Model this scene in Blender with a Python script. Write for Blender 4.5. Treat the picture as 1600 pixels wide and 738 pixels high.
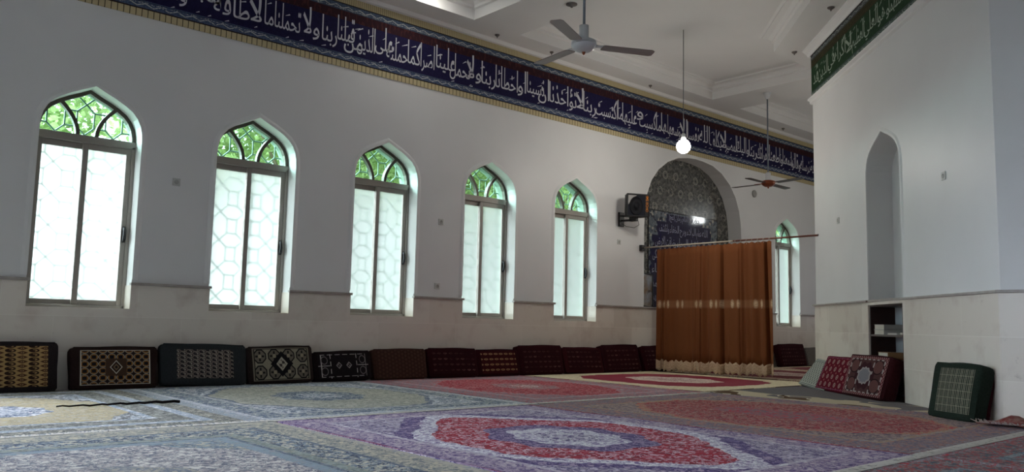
import bpy, bmesh, math, random
from mathutils import Vector, Matrix, noise as mnoise
from mathutils.geometry import tessellate_polygon
random.seed(7)
PI = math.pi
for o in list(bpy.data.objects): bpy.data.objects.remove(o)
SC = bpy.context.scene
COL = SC.collection

# ------------------------------------------------------------------ camera
F_PX, PITCH, ROLL, TH = 1285.61, 0.1065025, 0.0223378, 0.8458769
fw = Vector((math.cos(TH)*math.cos(PITCH), math.sin(TH)*math.cos(PITCH), math.sin(PITCH)))
rt = Vector((math.sin(TH), -math.cos(TH), 0)); up = rt.cross(fw)
r2 = rt*math.cos(ROLL) + up*math.sin(ROLL); u2 = up*math.cos(ROLL) - rt*math.sin(ROLL)
cd = bpy.data.cameras.new('camera'); cam = bpy.data.objects.new('camera', cd); COL.objects.link(cam)
cd.sensor_width = 36; cd.lens = F_PX/1600*36; cd.clip_start = .05; cd.clip_end = 300
cam.matrix_world = Matrix(((r2.x, u2.x, -fw.x, 0), (r2.y, u2.y, -fw.y, 0), (r2.z, u2.z, -fw.z, .75), (0, 0, 0, 1)))
SC.camera = cam
# ------------------------------------------------------------------ exposure, sky, sun
SC.view_settings.view_transform = 'Standard'; SC.view_settings.look = 'None'
SC.view_settings.exposure = 0.17; SC.view_settings.gamma = 1; SC.view_settings.use_curve_mapping = False
SKY = .55
GLOW = 46
SUN_SIDE = (-.62, .66, .42)
BULB_W = 32
world = bpy.data.worlds.new('sky'); SC.world = world; world.use_nodes = True
bg = world.node_tree.nodes['Background']; bg.inputs[0].default_value = (.83, .94, 1.1, 1)
def sky_glow(t):   # hazy sky, brightest around the veiled sun beyond the left end of the window wall
    tc = t.nodes.new('ShaderNodeTexCoord'); dp = t.nodes.new('ShaderNodeVectorMath'); dp.operation = 'DOT_PRODUCT'
    dp.inputs[1].default_value = Vector(SUN_SIDE).normalized(); t.links.new(tc.outputs['Generated'], dp.inputs[0])
    mr = t.nodes.new('ShaderNodeMapRange'); mr.inputs[1].default_value = 0; mr.inputs[2].default_value = 1; t.links.new(dp.outputs['Value'], mr.inputs[0])
    pw = t.nodes.new('ShaderNodeMath'); pw.operation = 'POWER'; pw.inputs[1].default_value = 4; t.links.new(mr.outputs[0], pw.inputs[0])
    ma = t.nodes.new('ShaderNodeMath'); ma.operation = 'MULTIPLY_ADD'; ma.inputs[1].default_value = GLOW; ma.inputs[2].default_value = SKY; t.links.new(pw.outputs[0], ma.inputs[0])
    t.links.new(ma.outputs[0], bg.inputs[1])
sky_glow(world.node_tree)
SC.cycles.max_bounces = 10; SC.cycles.diffuse_bounces = 6; SC.cycles.transparent_max_bounces = 12
SC.cycles.sample_clamp_indirect = 6; SC.cycles.caustics_reflective = False
# ------------------------------------------------------------------ node expressions
class X:
    """a float socket of a node tree, with arithmetic"""
    def __init__(s, t, k): s.t, s.k = t, k
    def op(s, o, *a):
        n = s.t.nodes.new('ShaderNodeMath'); n.operation = o
        for i, v in enumerate((s,)+a):
            if isinstance(v, X): s.t.links.new(v.k, n.inputs[i])
            else: n.inputs[i].default_value = v
        return X(s.t, n.outputs[0])
    def __add__(s, o): return s.op('ADD', o)
    __radd__ = __add__
    def __sub__(s, o): return s.op('SUBTRACT', o)
    def __rsub__(s, o): return (s*-1)+o
    def __mul__(s, o): return s.op('MULTIPLY', o)
    __rmul__ = __mul__
    def __truediv__(s, o): return s.op('DIVIDE', o)
    def __pow__(s, o): return s.op('POWER', o)
    def abs(s): return s.op('ABSOLUTE')
    def floor(s): return s.op('FLOOR')
    def fract(s): return s.op('FRACT')
    def sin(s): return s.op('SINE')
    def cos(s): return s.op('COSINE')
    def sqrt(s): return s.op('SQRT')
    def atan2(s, o): return s.op('ARCTAN2', o)
    def min(s, o): return s.op('MINIMUM', o)
    def max(s, o): return s.op('MAXIMUM', o)
    def lt(s, o): return s.op('LESS_THAN', o)
    def gt(s, o): return s.op('GREATER_THAN', o)
    def ping(s, o): return s.op('PINGPONG', o)
    def band(s, a, b): return s.gt(a)*s.lt(b)
    def ramp(s, a, b):
        n = s.t.nodes.new('ShaderNodeMapRange'); s.t.links.new(s.k, n.inputs[0])
        n.inputs[1].default_value = a; n.inputs[2].default_value = b; n.clamp = True
        return X(s.t, n.outputs[0])

class Mat:
    def __init__(s, name, rough=.6, spec=.3, metal=0):
        s.m = bpy.data.materials.new(name); s.m.use_nodes = True; s.t = s.m.node_tree
        s.b = s.t.nodes['Principled BSDF']; s.out = s.t.nodes['Material Output']
        s.b.inputs['Roughness'].default_value = rough; s.b.inputs['Specular IOR Level'].default_value = spec
        s.b.inputs['Metallic'].default_value = metal
    def coords(s, kind='Object'):
        n = s.t.nodes.new('ShaderNodeTexCoord'); s.vec = n.outputs[kind]
        q = s.t.nodes.new('ShaderNodeSeparateXYZ'); s.t.links.new(s.vec, q.inputs[0])
        return tuple(X(s.t, k) for k in q.outputs)
    def vecof(s, x, y, z=0.):
        n = s.t.nodes.new('ShaderNodeCombineXYZ')
        for i, v in enumerate((x, y, z)):
            if isinstance(v, X): s.t.links.new(v.k, n.inputs[i])
            else: n.inputs[i].default_value = v
        return n.outputs[0]
    def noise(s, scale, detail=2, vec=None, dist=0, rough=.5):
        n = s.t.nodes.new('ShaderNodeTexNoise'); s.t.links.new(vec or s.vec, n.inputs['Vector'])
        n.inputs['Scale'].default_value = scale; n.inputs['Detail'].default_value = detail
        n.inputs['Distortion'].default_value = dist; n.inputs['Roughness'].default_value = rough
        return X(s.t, n.outputs[0])
    def voro(s, scale, vec=None, out='Color'):
        n = s.t.nodes.new('ShaderNodeTexVoronoi'); s.t.links.new(vec or s.vec, n.inputs['Vector'])
        n.inputs['Scale'].default_value = scale
        if out == 'Distance': return X(s.t, n.outputs['Distance'])
        q = s.t.nodes.new('ShaderNodeSeparateColor'); s.t.links.new(n.outputs['Color'], q.inputs[0])
        return X(s.t, q.outputs[0])
    def mix(s, f, a, b):
        n = s.t.nodes.new('ShaderNodeMix'); n.data_type = 'RGBA'
        if isinstance(f, X): s.t.links.new(f.k, n.inputs[0])
        else: n.inputs[0].default_value = f
        for i, v in ((6, a), (7, b)):
            if isinstance(v, tuple): n.inputs[i].default_value = v+(1,)
            else: s.t.links.new(v, n.inputs[i])
        return n.outputs[2]
    def color(s, c):
        if isinstance(c, tuple): s.b.inputs['Base Color'].default_value = c+(1,)
        else: s.t.links.new(c, s.b.inputs['Base Color'])
        return s
    def bump(s, h, strength=.3, dist=.01):
        n = s.t.nodes.new('ShaderNodeBump'); n.inputs['Strength'].default_value = strength; n.inputs['Distance'].default_value = dist
        s.t.links.new(h.k, n.inputs['Height']); s.t.links.new(n.outputs[0], s.b.inputs['Normal'])
        return s

def srgb(r, g, b):
    f = lambda c: (c/255/12.92) if c/255 <= .04045 else ((c/255+.055)/1.055)**2.4
    return (f(r), f(g), f(b))
def plain(name, c, rough=.6, spec=.3, metal=0): return Mat(name, rough, spec, metal).color(c).m
def mottled(name, c1, c2, scale, rough=.6, spec=.3, bump=0, detail=4):
    M = Mat(name, rough, spec); M.coords(); n = M.noise(scale, detail)
    M.color(M.mix(n.ramp(.3, .7), c1, c2))
    if bump: M.bump(n, bump)
    return M.m

# ------------------------------------------------------------------ mesh builder
class MB:
    def __init__(s): s.v, s.f, s.sm = [], [], []
    def add(s, vs, fs, smooth=False):
        k = len(s.v); s.v += [tuple(p) for p in vs]
        for f in fs: s.f.append(tuple(i+k for i in f)); s.sm.append(smooth)
        return s
    def box(s, x0, x1, y0, y1, z0, z1, M=None):
        vs = [Vector((x, y, z)) for x in (x0, x1) for y in (y0, y1) for z in (z0, z1)]
        if M: vs = [M @ v for v in vs]
        return s.add(vs, [(0, 1, 3, 2), (4, 6, 7, 5), (0, 4, 5, 1), (2, 3, 7, 6), (0, 2, 6, 4), (1, 5, 7, 3)])
    def tube(s, pts, r, n=8, cap=True):
        pts = [Vector(p) for p in pts]; k = len(pts); rings = []
        prev = None
        for i, p in enumerate(pts):
            d = (pts[min(i+1, k-1)]-pts[max(i-1, 0)]).normalized()
            a = prev if prev is not None else (Vector((0, 0, 1)) if abs(d.z) < .9 else Vector((1, 0, 0)))
            b = d.cross(a).normalized(); a = b.cross(d).normalized(); prev = a
            rr = r[i] if isinstance(r, (list, tuple)) else r
            rings += [p+(a*math.cos(2*PI*j/n)+b*math.sin(2*PI*j/n))*rr for j in range(n)]
        fs = [(i*n+j, i*n+(j+1) % n, (i+1)*n+(j+1) % n, (i+1)*n+j) for i in range(k-1) for j in range(n)]
        if cap: fs += [tuple(range(n-1, -1, -1)), tuple((k-1)*n+j for j in range(n))]
        return s.add(rings, fs, True)
    def lathe(s, prof, n=24, at=(0, 0, 0), axis=None):
        vs = []; at = Vector(at)
        Q = Vector((0, 0, 1)).rotation_difference(Vector(axis)) if axis else None
        for r, z in prof:
            for j in range(n):
                p = Vector((r*math.cos(2*PI*j/n), r*math.sin(2*PI*j/n), z))
                vs.append((Q @ p if Q else p)+at)
        k = len(prof)
        fs = [(i*n+j, i*n+(j+1) % n, (i+1)*n+(j+1) % n, (i+1)*n+j) for i in range(k-1) for j in range(n)]
        fs += [tuple(range(n-1, -1, -1)), tuple((k-1)*n+j for j in range(n))]
        return s.add(vs, fs, True)
    def prism(s, poly, P, d0, d1):
        """extrude a convex-ish 2-D polygon; P(u, v, d) gives the point"""
        n = len(poly)
        vs = [P(u, v, d0) for u, v in poly]+[P(u, v, d1) for u, v in poly]
        return s.add(vs, [tuple(range(n)), tuple(range(2*n-1, n-1, -1))]+[(i, i+n, (i+1) % n+n, (i+1) % n) for i in range(n)])
    def strip(s, A, B, smooth=False, closed=False):
        n = len(A); m = n if closed else n-1
        return s.add(list(A)+list(B), [(i, (i+1) % n, n+(i+1) % n, n+i) for i in range(m)], smooth)
    def build(s, name, mat, parent=None, bevel=0, seg=2, fix=True):
        me = bpy.data.meshes.new(name); me.from_pydata(s.v, [], s.f)
        me.polygons.foreach_set('use_smooth', s.sm); me.update()
        if fix:
            bm = bmesh.new(); bm.from_mesh(me); bmesh.ops.recalc_face_normals(bm, faces=bm.faces); bm.to_mesh(me); bm.free()
        me.materials.append(mat)
        o = bpy.data.objects.new(name, me); COL.objects.link(o)
        if parent: o.parent = parent
        if bevel:
            b = o.modifiers.new('soft edges', 'BEVEL'); b.width = bevel; b.segments = seg; b.limit_method = 'ANGLE'; b.harden_normals = False
        return o
def struct(o): o['kind'] = 'structure'; return o
def tag(o, label, cat, group=None):
    o['label'] = label; o['category'] = cat
    if group: o['group'] = group
    return o
def thing(name, label, cat, loc=(0, 0, 0), rotz=0, group=None):
    o = bpy.data.objects.new(name, None); COL.objects.link(o); o.empty_display_size = .1
    o.location = loc; o.rotation_euler = (0, 0, rotz)
    return tag(o, label, cat, group)

# ------------------------------------------------------------------ paint, stone, metal
def paint(name, c, rough=.42):
    M = Mat(name, rough, .35); x, y, z = M.coords()
    n = M.noise(1.3, 3); f = M.noise(60, 2)
    M.color(M.mix(n.ramp(.3, .7), c, tuple(k*.95 for k in c))); M.bump(f, .04, .004)
    return M.m
WALL = paint('white oil paint', (.76, .76, .755))
REVEAL = paint('white paint of reveals', (.8, .8, .79), .5)
CEIL = paint('ceiling white', (.74, .735, .72), .7)
def marble(name, along):
    M = Mat(name, .32, .4); x, y, z = M.coords()
    u = x if along == 'x' else (y if along == 'y' else (x+y)*.7071)
    row = ((z-.005)/.3633).floor(); sx = u/1.25+row*.37
    tone = M.t.nodes.new('ShaderNodeTexWhiteNoise'); tone.noise_dimensions = '2D'
    M.t.links.new(M.vecof(sx.floor(), row), tone.inputs['Vector']); tn = X(M.t, tone.outputs['Value'])
    n = M.noise(4, 6); n2 = M.noise(13, 4, rough=.7)
    c = M.mix(tn, srgb(214, 205, 193), srgb(228, 220, 209))
    c = M.mix(n.ramp(.52, .75)*.55, c, srgb(190, 172, 160)); c = M.mix(n2.ramp(.64, .8)*.45, c, srgb(144, 130, 120))
    seam = (sx.fract()-.5).abs().gt(.4985); fr = (((z-.005)/.3633).fract()-.5).abs().gt(.492)
    c = M.mix(seam.max(fr)*.55, c, srgb(240, 235, 226))
    M.color(c)
    return M.m
MARBLE_X = marble('beige marble along wall', 'x'); MARBLE_D = marble('beige marble on pier', 'd'); MARBLE_Y = marble('beige marble pier side', 'y')
LEDGE = mottled('ledge stone', srgb(150, 142, 136), srgb(172, 165, 158), 9, .35, .4)
ALU = Mat('brown grey aluminium', .45, .4, .1).color(srgb(150, 142, 135)).m
ALUD = Mat('dark aluminium', .45, .5, .3).color(srgb(82, 74, 66)).m
BLACK = plain('black plastic', (.012, .012, .014), .4, .4)
WHITEP = plain('white plastic', (.62, .63, .63), .4, .4)

# ------------------------------------------------------------------ walls with openings
WY = 9.1          # inner face of the window wall
CZ = 4.95         # ceiling soffit
def arch_profile(xc, hw, zs, rise, n=14):
    key = [(1, 0), (.99, .14), (.955, .3), (.88, .455), (.77, .585), (.62, .69), (.42, .8), (.2, .9), (0, 1)]
    R = [(xc+hw*u, zs+rise*v) for u, v in key]
    return [(2*xc-x, z) for x, z in R[:0:-1]][::-1][::1] and ([(2*xc-x, z) for x, z in R]+R[-2::-1])
def holed_wall(mb, P, u0, u1, z0, z1, holes):
    """flat wall in strips; a hole is (ua, ub, sill, top outline left to right)"""
    u = u0
    for ua, ub, sill, top in sorted(holes, key=lambda h: h[0]):
        mb.add([P(u, z0), P(ua, z0), P(ua, z1), P(u, z1)], [(0, 1, 2, 3)])
        if sill > z0: mb.add([P(ua, z0), P(ub, z0), P(ub, sill), P(ua, sill)], [(0, 1, 2, 3)])
        mb.strip([P(a, b) for a, b in top], [P(a, z1) for a, b in top])
        u = ub
    mb.add([P(u, z0), P(u1, z0), P(u1, z1), P(u, z1)], [(0, 1, 2, 3)])
W_XC = [2.265, 4.053, 5.841, 7.629, 9.417, 15.83]; HW = .485; SILL = .815; SPR = 2.6; RISE = .5
OFF_XC = [.477, -1.311, -3.099, -4.887]
wholes = []
for xc in W_XC+OFF_XC: wholes.append((xc-HW, xc+HW, SILL, arch_profile(xc, HW, SPR, RISE)))
MX, MHW, MS = 12.615, 1.5, 2.5
mih_top = [(MX-MHW, MS)]+[(MX+MHW*a, MS+b) for a, b in ((-.985, .3), (-.95, .56), (-.87, .82), (-.74, 1.04), (-.56, 1.22), (-.36, 1.335), (-.15, 1.385), (0, 1.395), (.15, 1.385), (.36, 1.345), (.56, 1.235), (.74, 1.05), (.87, .82), (.95, .56), (.985, .3))]+[(MX+MHW, MS)]
wholes.append((MX-MHW, MX+MHW, 1.09, mih_top))
mb = MB(); holed_wall(mb, lambda u, z: (u, WY, z), -6, 18.5, 0, 5.3, wholes)
struct(mb.build('wall_left', WALL, fix=False))
# outer leaf of the wall
mb = MB(); holed_wall(mb, lambda u, z: (u, WY+.42, z), -6, 18.5, -.3, 5.3, wholes[:-1])
struct(mb.build('wall_left_outside', plain('outside render', (.6, .58, .54), .8), fix=False))
# reveals
mb = MB()
for ua, ub, sill, top in wholes:
    d = .2 if ub-ua < 2 else .3
    out = [(ua, sill)]+top+[(ub, sill)]
    mb.strip([(a, WY, b) for a, b in out], [(a, WY+d, b) for a, b in out])
    mb.add([(ua, WY, sill), (ub, WY, sill), (ub, WY+d, sill), (ua, WY+d, sill)], [(0, 1, 2, 3)])
struct(mb.build('wall_left_reveals', REVEAL))
mb = MB()
for ua, ub, sill, top in wholes[:-1]:
    out = [(ua, sill)]+top+[(ub, sill)]
    mb.strip([(a, WY+.2, b) for a, b in out], [(a, WY+.42, b) for a, b in out]); mb.add([(ua, WY+.2, sill), (ub, WY+.2, sill), (ub, WY+.42, sill), (ua, WY+.42, sill)], [(0, 1, 2, 3)])
struct(mb.build('wall_left_outer_reveals', plain('grey green outside stone', (.2, .27, .22), .8)))
# raised plaster mouldings round the openings
def moulding(mb, path, P, w, d):
    """band of width w around an open outline, standing d off the wall"""
    n = len(path); outer = []
    for i, (a, b) in enumerate(path):
        p0 = Vector(path[max(i-1, 0)]); p1 = Vector(path[min(i+1, n-1)]); t = (p1-p0).normalized()
        outer.append((a-t.y*w, b+t.x*w))
    A = [P(a, b, 0) for a, b in path]; A2 = [P(a, b, d) for a, b in path]
    m = [((a+c)/2, (b+e)/2) for (a, b), (c, e) in zip(path, outer)]
    Bm = [P(a, b, d) for a, b in m]; B = [P(a, b, 0) for a, b in outer]
    mb.strip(A, A2); mb.strip(A2, Bm); mb.strip(Bm, B)
for k, (ua, ub, sill, top) in enumerate(wholes):
    if ub-ua > 2 or k > 5: continue
    mb = MB(); moulding(mb, [(ua, 1.12)]+top+[(ub, 1.12)], lambda u, z, d: (u, WY-d, z), .06, .014)
    struct(mb.build('trim_window_moulding', REVEAL))
# marble dado, notched under the windows
mb = MB(); lip = []
xs = sorted([(h[0], h[1]) for h in wholes if h[1]-h[0] < 2])
dz = 1.065; u = -6; DY = WY-.018
for ua, ub in xs+[(18.5, 18.5)]:
    mb.box(u, ua, DY, WY+.002, 0, dz)
    if ub > ua:
        mb.box(ua, ub, DY, WY+.002, 0, SILL)
        for q in (ua, ub): # marble facing of the low jambs
            s = -1 if q == ub else 1
            mb.box(min(q, q+s*.008), max(q, q+s*.008), DY, WY+.2, SILL, dz)
        mb.box(ua, ub, WY, WY+.2, SILL-.02, SILL+.004)
    lip.append((u, ua)); u = ub
struct(mb.build('wall_left_dado', MARBLE_X))
for a, b in lip:
    m2 = MB().box(a-.02, b+.02, WY-.05, WY+.004, dz, dz+.028)
    struct(m2.build('trim_ledge', LEDGE, bevel=.006))

# ------------------------------------------------------------------ windows
def frosted():
    M = Mat('frosted glass', .35, .4); t = M.t
    tr = t.nodes.new('ShaderNodeBsdfTranslucent'); tr.inputs[0].default_value = (.28, .31, .265, 1)
    tp = t.nodes.new('ShaderNodeBsdfRefraction'); tp.inputs[0].default_value = (.41, .44, .39, 1); tp.inputs['Roughness'].default_value = .55; tp.inputs['IOR'].default_value = 1.36
    gl = t.nodes.new('ShaderNodeBsdfGlossy'); gl.inputs[0].default_value = (.8, .9, .85, 1); gl.inputs['Roughness'].default_value = .35
    m1 = t.nodes.new('ShaderNodeMixShader'); m1.inputs[0].default_value = .7
    t.links.new(tr.outputs[0], m1.inputs[1]); t.links.new(tp.outputs[0], m1.inputs[2])
    m2 = t.nodes.new('ShaderNodeMixShader'); m2.inputs[0].default_value = .05
    t.links.new(m1.outputs[0], m2.inputs[1]); t.links.new(gl.outputs[0], m2.inputs[2])
    t.links.new(m2.outputs[0], M.out.inputs[0]); return M.m
def clear_green():
    M = Mat('pale green glass', .02, .5); t = M.t
    tp = t.nodes.new('ShaderNodeBsdfTransparent'); tp.inputs[0].default_value = (.60, .86, .68, 1)
    gl = t.nodes.new('ShaderNodeBsdfGlossy'); gl.inputs['Roughness'].default_value = .03
    fr = t.nodes.new('ShaderNodeFresnel'); fr.inputs[0].default_value = 1.45
    m2 = t.nodes.new('ShaderNodeMixShader'); t.links.new(fr.outputs[0], m2.inputs[0])
    t.links.new(tp.outputs[0], m2.inputs[1]); t.links.new(gl.outputs[0], m2.inputs[2])
    t.links.new(m2.outputs[0], M.out.inputs[0]); return M.m
FROST, CLEAR = frosted(), clear_green()
GRILLE = plain('pale green painted grille', srgb(128, 154, 138), .5)
FY = WY+.2
def outline_bar(mb, path, w, y0, y1):
    """frame of width w on the inside of an open outline"""
    n = len(path); inn = []
    for i, (a, b) in enumerate(path):
        p0 = Vector(path[max(i-1, 0)]); p1 = Vector(path[min(i+1, n-1)]); t = (p1-p0).normalized()
        inn.append((a+t.y*w, b-t.x*w))
    A = [(a, y0, b) for a, b in path]; B = [(a, y0, b) for a, b in inn]
    C = [(a, y1, b) for a, b in path]; D = [(a, y1, b) for a, b in inn]
    mb.strip(A, B); mb.strip(C, D); mb.strip(B, D); mb.strip(A, C)
    return inn
def curved_bar(mb, pts, w, y0, y1):
    L, R = [], []
    for i, p in enumerate(pts):
        p0 = Vector(pts[max(i-1, 0)]); p1 = Vector(pts[min(i+1, len(pts)-1)]); t = (p1-p0).normalized()
        L.append((p[0]-t.y*w/2, p[1]+t.x*w/2)); R.append((p[0]+t.y*w/2, p[1]-t.x*w/2))
    a, b = [(x, y0, z) for x, z in L], [(x, y0, z) for x, z in R]
    c, d = [(x, y1, z) for x, z in L], [(x, y1, z) for x, z in R]
    mb.strip(a, b); mb.strip(a, c); mb.strip(b, d); mb.strip(c, d)
TRZ = 2.56
def window(n, xc):
    T = bpy.data.objects.new('window_%d' % n, None); COL.objects.link(T); T.location = (xc, FY, SILL); struct(T)
    zt = TRZ-SILL
    m = MB() # outer frame and transom
    m.box(-HW, -HW+.035, -.02, .08, 0, zt); m.box(HW-.035, HW, -.02, .08, 0, zt)
    m.box(-HW, HW, -.02, .08, 0, .035); m.box(-HW, HW, -.02, .08, zt-.03, zt+.05)
    m.build('window_frame', ALU, T, bevel=.004)
    for side in (-1, 1):
        y0, y1 = (.035, .065) if side < 0 else (-.005, .03)
        x0, x1 = (-HW+.03, .03) if side < 0 else (-.03, HW-.03)
        m = MB(); s = .055
        m.box(x0, x0+s, y0, y1, .03, zt-.03); m.box(x1-s, x1, y0, y1, .03, zt-.03)
        m.box(x0+s, x1-s, y0, y1, .03, .03+s); m.box(x0+s, x1-s, y0, y1, zt-.03-s*1.1, zt-.03)
        sash = m.build('sash', ALU, T, bevel=.003)
        m = MB(); ym = (y0+y1)/2
        m.add([(x0+s, ym, .03+s), (x1-s, ym, .03+s), (x1-s, ym, zt-.03-s), (x0+s, ym, zt-.03-s)], [(0, 1, 2, 3)])
        m.build('pane', FROST, sash)
        if side > 0:
            m = MB(); hx = x1-s/2; hz = .79
            m.box(hx-.014, hx+.014, -.014, -.004, hz-.085, hz+.085)
            m.tube([(hx, -.012, hz-.075), (hx, -.035, hz-.05), (hx, -.045, hz), (hx, -.035, hz+.05), (hx, -.012, hz+.075)], .017, 8)
            m.build('handle', BLACK, sash)
    # arched light: ring, two bowed bars, green glass
    top = [(a-xc, b-SILL) for a, b in arch_profile(xc, HW, SPR, RISE)]
    top = [(a, max(b, zt+.05)) for a, b in top]
    m = MB(); inn = outline_bar(m, top, .04, -.01, .05)
    ring = m.build('arch_frame', ALUD, T)
    m = MB()
    for sg in (-1, 1):
        curved_bar(m, [(sg*(.09+.2*(k/8)**1.7), zt+.04+.355*(k/8)**.85) for k in range(9)], .038, -.012, .05)
    m.build('glazing_bars', ALUD, ring)
    m = MB(); m.add([(a, .02, b) for a, b in inn], [tuple(range(len(inn)))])
    gp = m.build('arch_pane', CLEAR, ring)
    # the grille fixed outside behind the glass
    m = MB(); gy = .19
    def bar(p, q, r=.0095): m.tube([(p[0], gy, p[1]), (q[0], gy, q[1])], r, 4, False)
    P, hw, hh, sv = .285, .085, .165, .083
    ztop = 2.36
    for i in range(-2, 3):
        cx = i*P+.02
        for j in range(0, 8):
            cz = j*2*hh+(.02)
            if cz-hh > ztop: continue
            pts = [(cx, cz-hh), (cx+hw, cz-sv), (cx+hw, cz+sv), (cx, cz+hh), (cx-hw, cz+sv), (cx-hw, cz-sv)]
            for a, b in zip(pts, pts[1:]+pts[:1]):
                if abs(a[0]) < HW+.1 and abs(b[0]) < HW+.1 and a[1] < ztop and b[1] < ztop: bar(a, b)
            for zz in (cz-sv, cz+sv):
                if zz < ztop and -HW-.1 < cx+hw and cx+P-hw < HW+.1: bar((cx+hw, zz), (cx+P-hw, zz))
    m.build('grille', GRILLE, T)
    return T
for n, xc in enumerate(W_XC): window(n+1, xc)

# ------------------------------------------------------------------ floor, ceiling with coffers
FLOOR = mottled('grey brown floor carpet', srgb(126, 116, 108), srgb(104, 96, 92), 40, .9, .1, .2)
struct(MB().add([(-6, -8, 0), (18.5, -8, 0), (18.5, WY, 0), (-6, WY, 0)], [(0, 1, 2, 3)]).build('floor', FLOOR))
def offset_poly(poly, d):
    n = len(poly); out = []
    for i in range(n):
        p0, p1, p2 = Vector(poly[i-1]), Vector(poly[i]), Vector(poly[(i+1) % n])
        e1, e2 = (p1-p0).normalized(), (p2-p1).normalized()
        n1, n2 = Vector((-e1.y, e1.x)), Vector((-e2.y, e2.x))
        b = (n1+n2); b = b/(1+n1.dot(n2)) if 1+n1.dot(n2) > .1 else n1
        out.append((p1.x+b.x*d, p1.y+b.y*d))
    return out
coffers = [
    [(7.75, 3.4), (11.0, 6.5), (12.55, 6.5), (12.55, 8.68), (7.75, 8.68)],
    [(1.95, 3.4), (6.9, 3.4), (6.9, 8.68), (1.95, 8.68)],
    [(-3.85, 3.4), (1.1, 3.4), (1.1, 8.68), (-3.85, 8.68)],
    [(13.45, 6.5), (17.6, 6.5), (17.6, 8.68), (13.45, 8.68)],
]
loops = [[Vector((x, y, 0)) for x, y in ((-6, -8), (18.5, -8), (18.5, WY), (-6, WY))]]+[[Vector((x, y, 0)) for x, y in c] for c in coffers]
tri = tessellate_polygon(loops); allv = [v for l in loops for v in l]
struct(MB().add([(v.x, v.y, CZ) for v in allv], tri).build('ceiling', CEIL))
for c in coffers:
    m = MB(); prev = [(x, y, CZ) for x, y in c]
    for ins, z in ((0, .14), (.03, .155), (.03, .19), (.075, .225), (.16, .235), (.16, .255), (.2, .265)):
        q = offset_poly(c, ins) if ins else c
        cur = [(x, y, CZ+z) for x, y in q]; m.strip(prev, cur, closed=True); prev = cur
    m.add(prev, [tuple(range(len(prev)))])
    struct(m.build('ceiling_coffer', CEIL))
# cove between window wall and ceiling
struct(MB().prism([(WY, CZ-.055), (WY-.03, CZ-.045), (WY-.05, CZ-.0), (WY, CZ)], lambda u, v, d: (d, u, v), -6, 18.5).build('trim_cove', CEIL))

# ------------------------------------------------------------------ the chamfered pier
S2 = 2**-.5
PC = 3.7
def PP(s, z, d=0): # point on the pier's long face, d metres out of it
    return Vector(((s+PC-d)*S2, (s-PC+d)*S2, z))
PN, PF = 7.17, 12.2
NA, NB, NS = 9.13, 10.13, 2.62
niche_top = arch_profile((NA+NB)/2, (NB-NA)/2, NS, .46)
mb = MB()
holed_wall(mb, lambda u, z: PP(u, z), PN, PF, 1.12, 5.3, [(NA, NB, 1.13, niche_top)])
pn, pf = PP(PN, 0), PP(PF, 0)
BX = 13.4
for a, b in (((pn.x, pn.y), (pn.x, -1.2)), ((pn.x, -1.2), (BX, -1.2)), ((BX, -1.2), (BX, pf.y)), ((BX, pf.y), (pf.x, pf.y))):
    mb.add([(a[0], a[1], 0), (b[0], b[1], 0), (b[0], b[1], 5.3), (a[0], a[1], 5.3)], [(0, 1, 2, 3)])
struct(mb.build('wall_pier', WALL, fix=False))
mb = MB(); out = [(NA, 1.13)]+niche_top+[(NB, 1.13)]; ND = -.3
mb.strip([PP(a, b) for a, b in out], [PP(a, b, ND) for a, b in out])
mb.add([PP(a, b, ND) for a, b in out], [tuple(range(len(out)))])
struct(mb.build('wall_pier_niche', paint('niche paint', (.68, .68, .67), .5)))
mb = MB(); moulding(mb, out, lambda u, z, d: PP(u, z, d), .05, .014); struct(mb.build('trim_niche_moulding', REVEAL))
# marble dado of the pier and its ledge, open at the shelves
mb = MB(); T = .02; PZ = 1.10
mb.prism([(PN-.008, 0), (NA, 0), (NA, PZ), (PN-.008, PZ)], lambda u, v, d: PP(u, v, d), -.02, T)
mb.prism([(NB, 0), (PF+.008, 0), (PF+.008, PZ), (NB, PZ)], lambda u, v, d: PP(u, v, d), -.02, T)
mb.prism([(NA, 1.068), (NB, 1.068), (NB, PZ), (NA, PZ)], lambda u, v, d: PP(u, v, d), -.3, T)
struct(mb.build('wall_pier_dado', MARBLE_D))
struct(MB().box(pn.x-T*1.0, pn.x+.01, -1.2, pn.y+.012, 0, PZ).build('wall_pier_side_dado', MARBLE_Y))
mb = MB()
for a, b in ((PN-.018, NA+.012), (NB-.012, PF+.03)):
    mb.prism([(a, PZ), (b, PZ), (b, PZ+.026), (a, PZ+.026)], lambda u, v, d: PP(u, v, d), -.02, .05)
mb.prism([(NA, PZ), (NB, PZ), (NB, PZ+.03), (NA, PZ+.03)], lambda u, v, d: PP(u, v, d), -.3, .03)
mb.box(pn.x-.05, pn.x+.01, -1.2, pn.y+.03, PZ, PZ+.026)
struct(mb.build('trim_pier_ledge', LEDGE, bevel=.005))
# moulding under the banner and cornice
def rail(name, prof, s0, s1, mat):
    mb = MB().prism(prof, lambda u, v, d: PP(d, v, u), s0, s1); return struct(mb.build(name, mat))
rail('trim_banner_shelf', [(0, 4.1), (.03, 4.12), (.03, 4.145), (.06, 4.165), (.06, 4.185), (0, 4.19)], PN, PF+.05, REVEAL)
rail('trim_cornice', [(0, 4.84), (.03, 4.84), (.05, 4.88), (.11, 4.93), (.11, CZ), (0, CZ)], PN, PF+.1, REVEAL)

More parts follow.
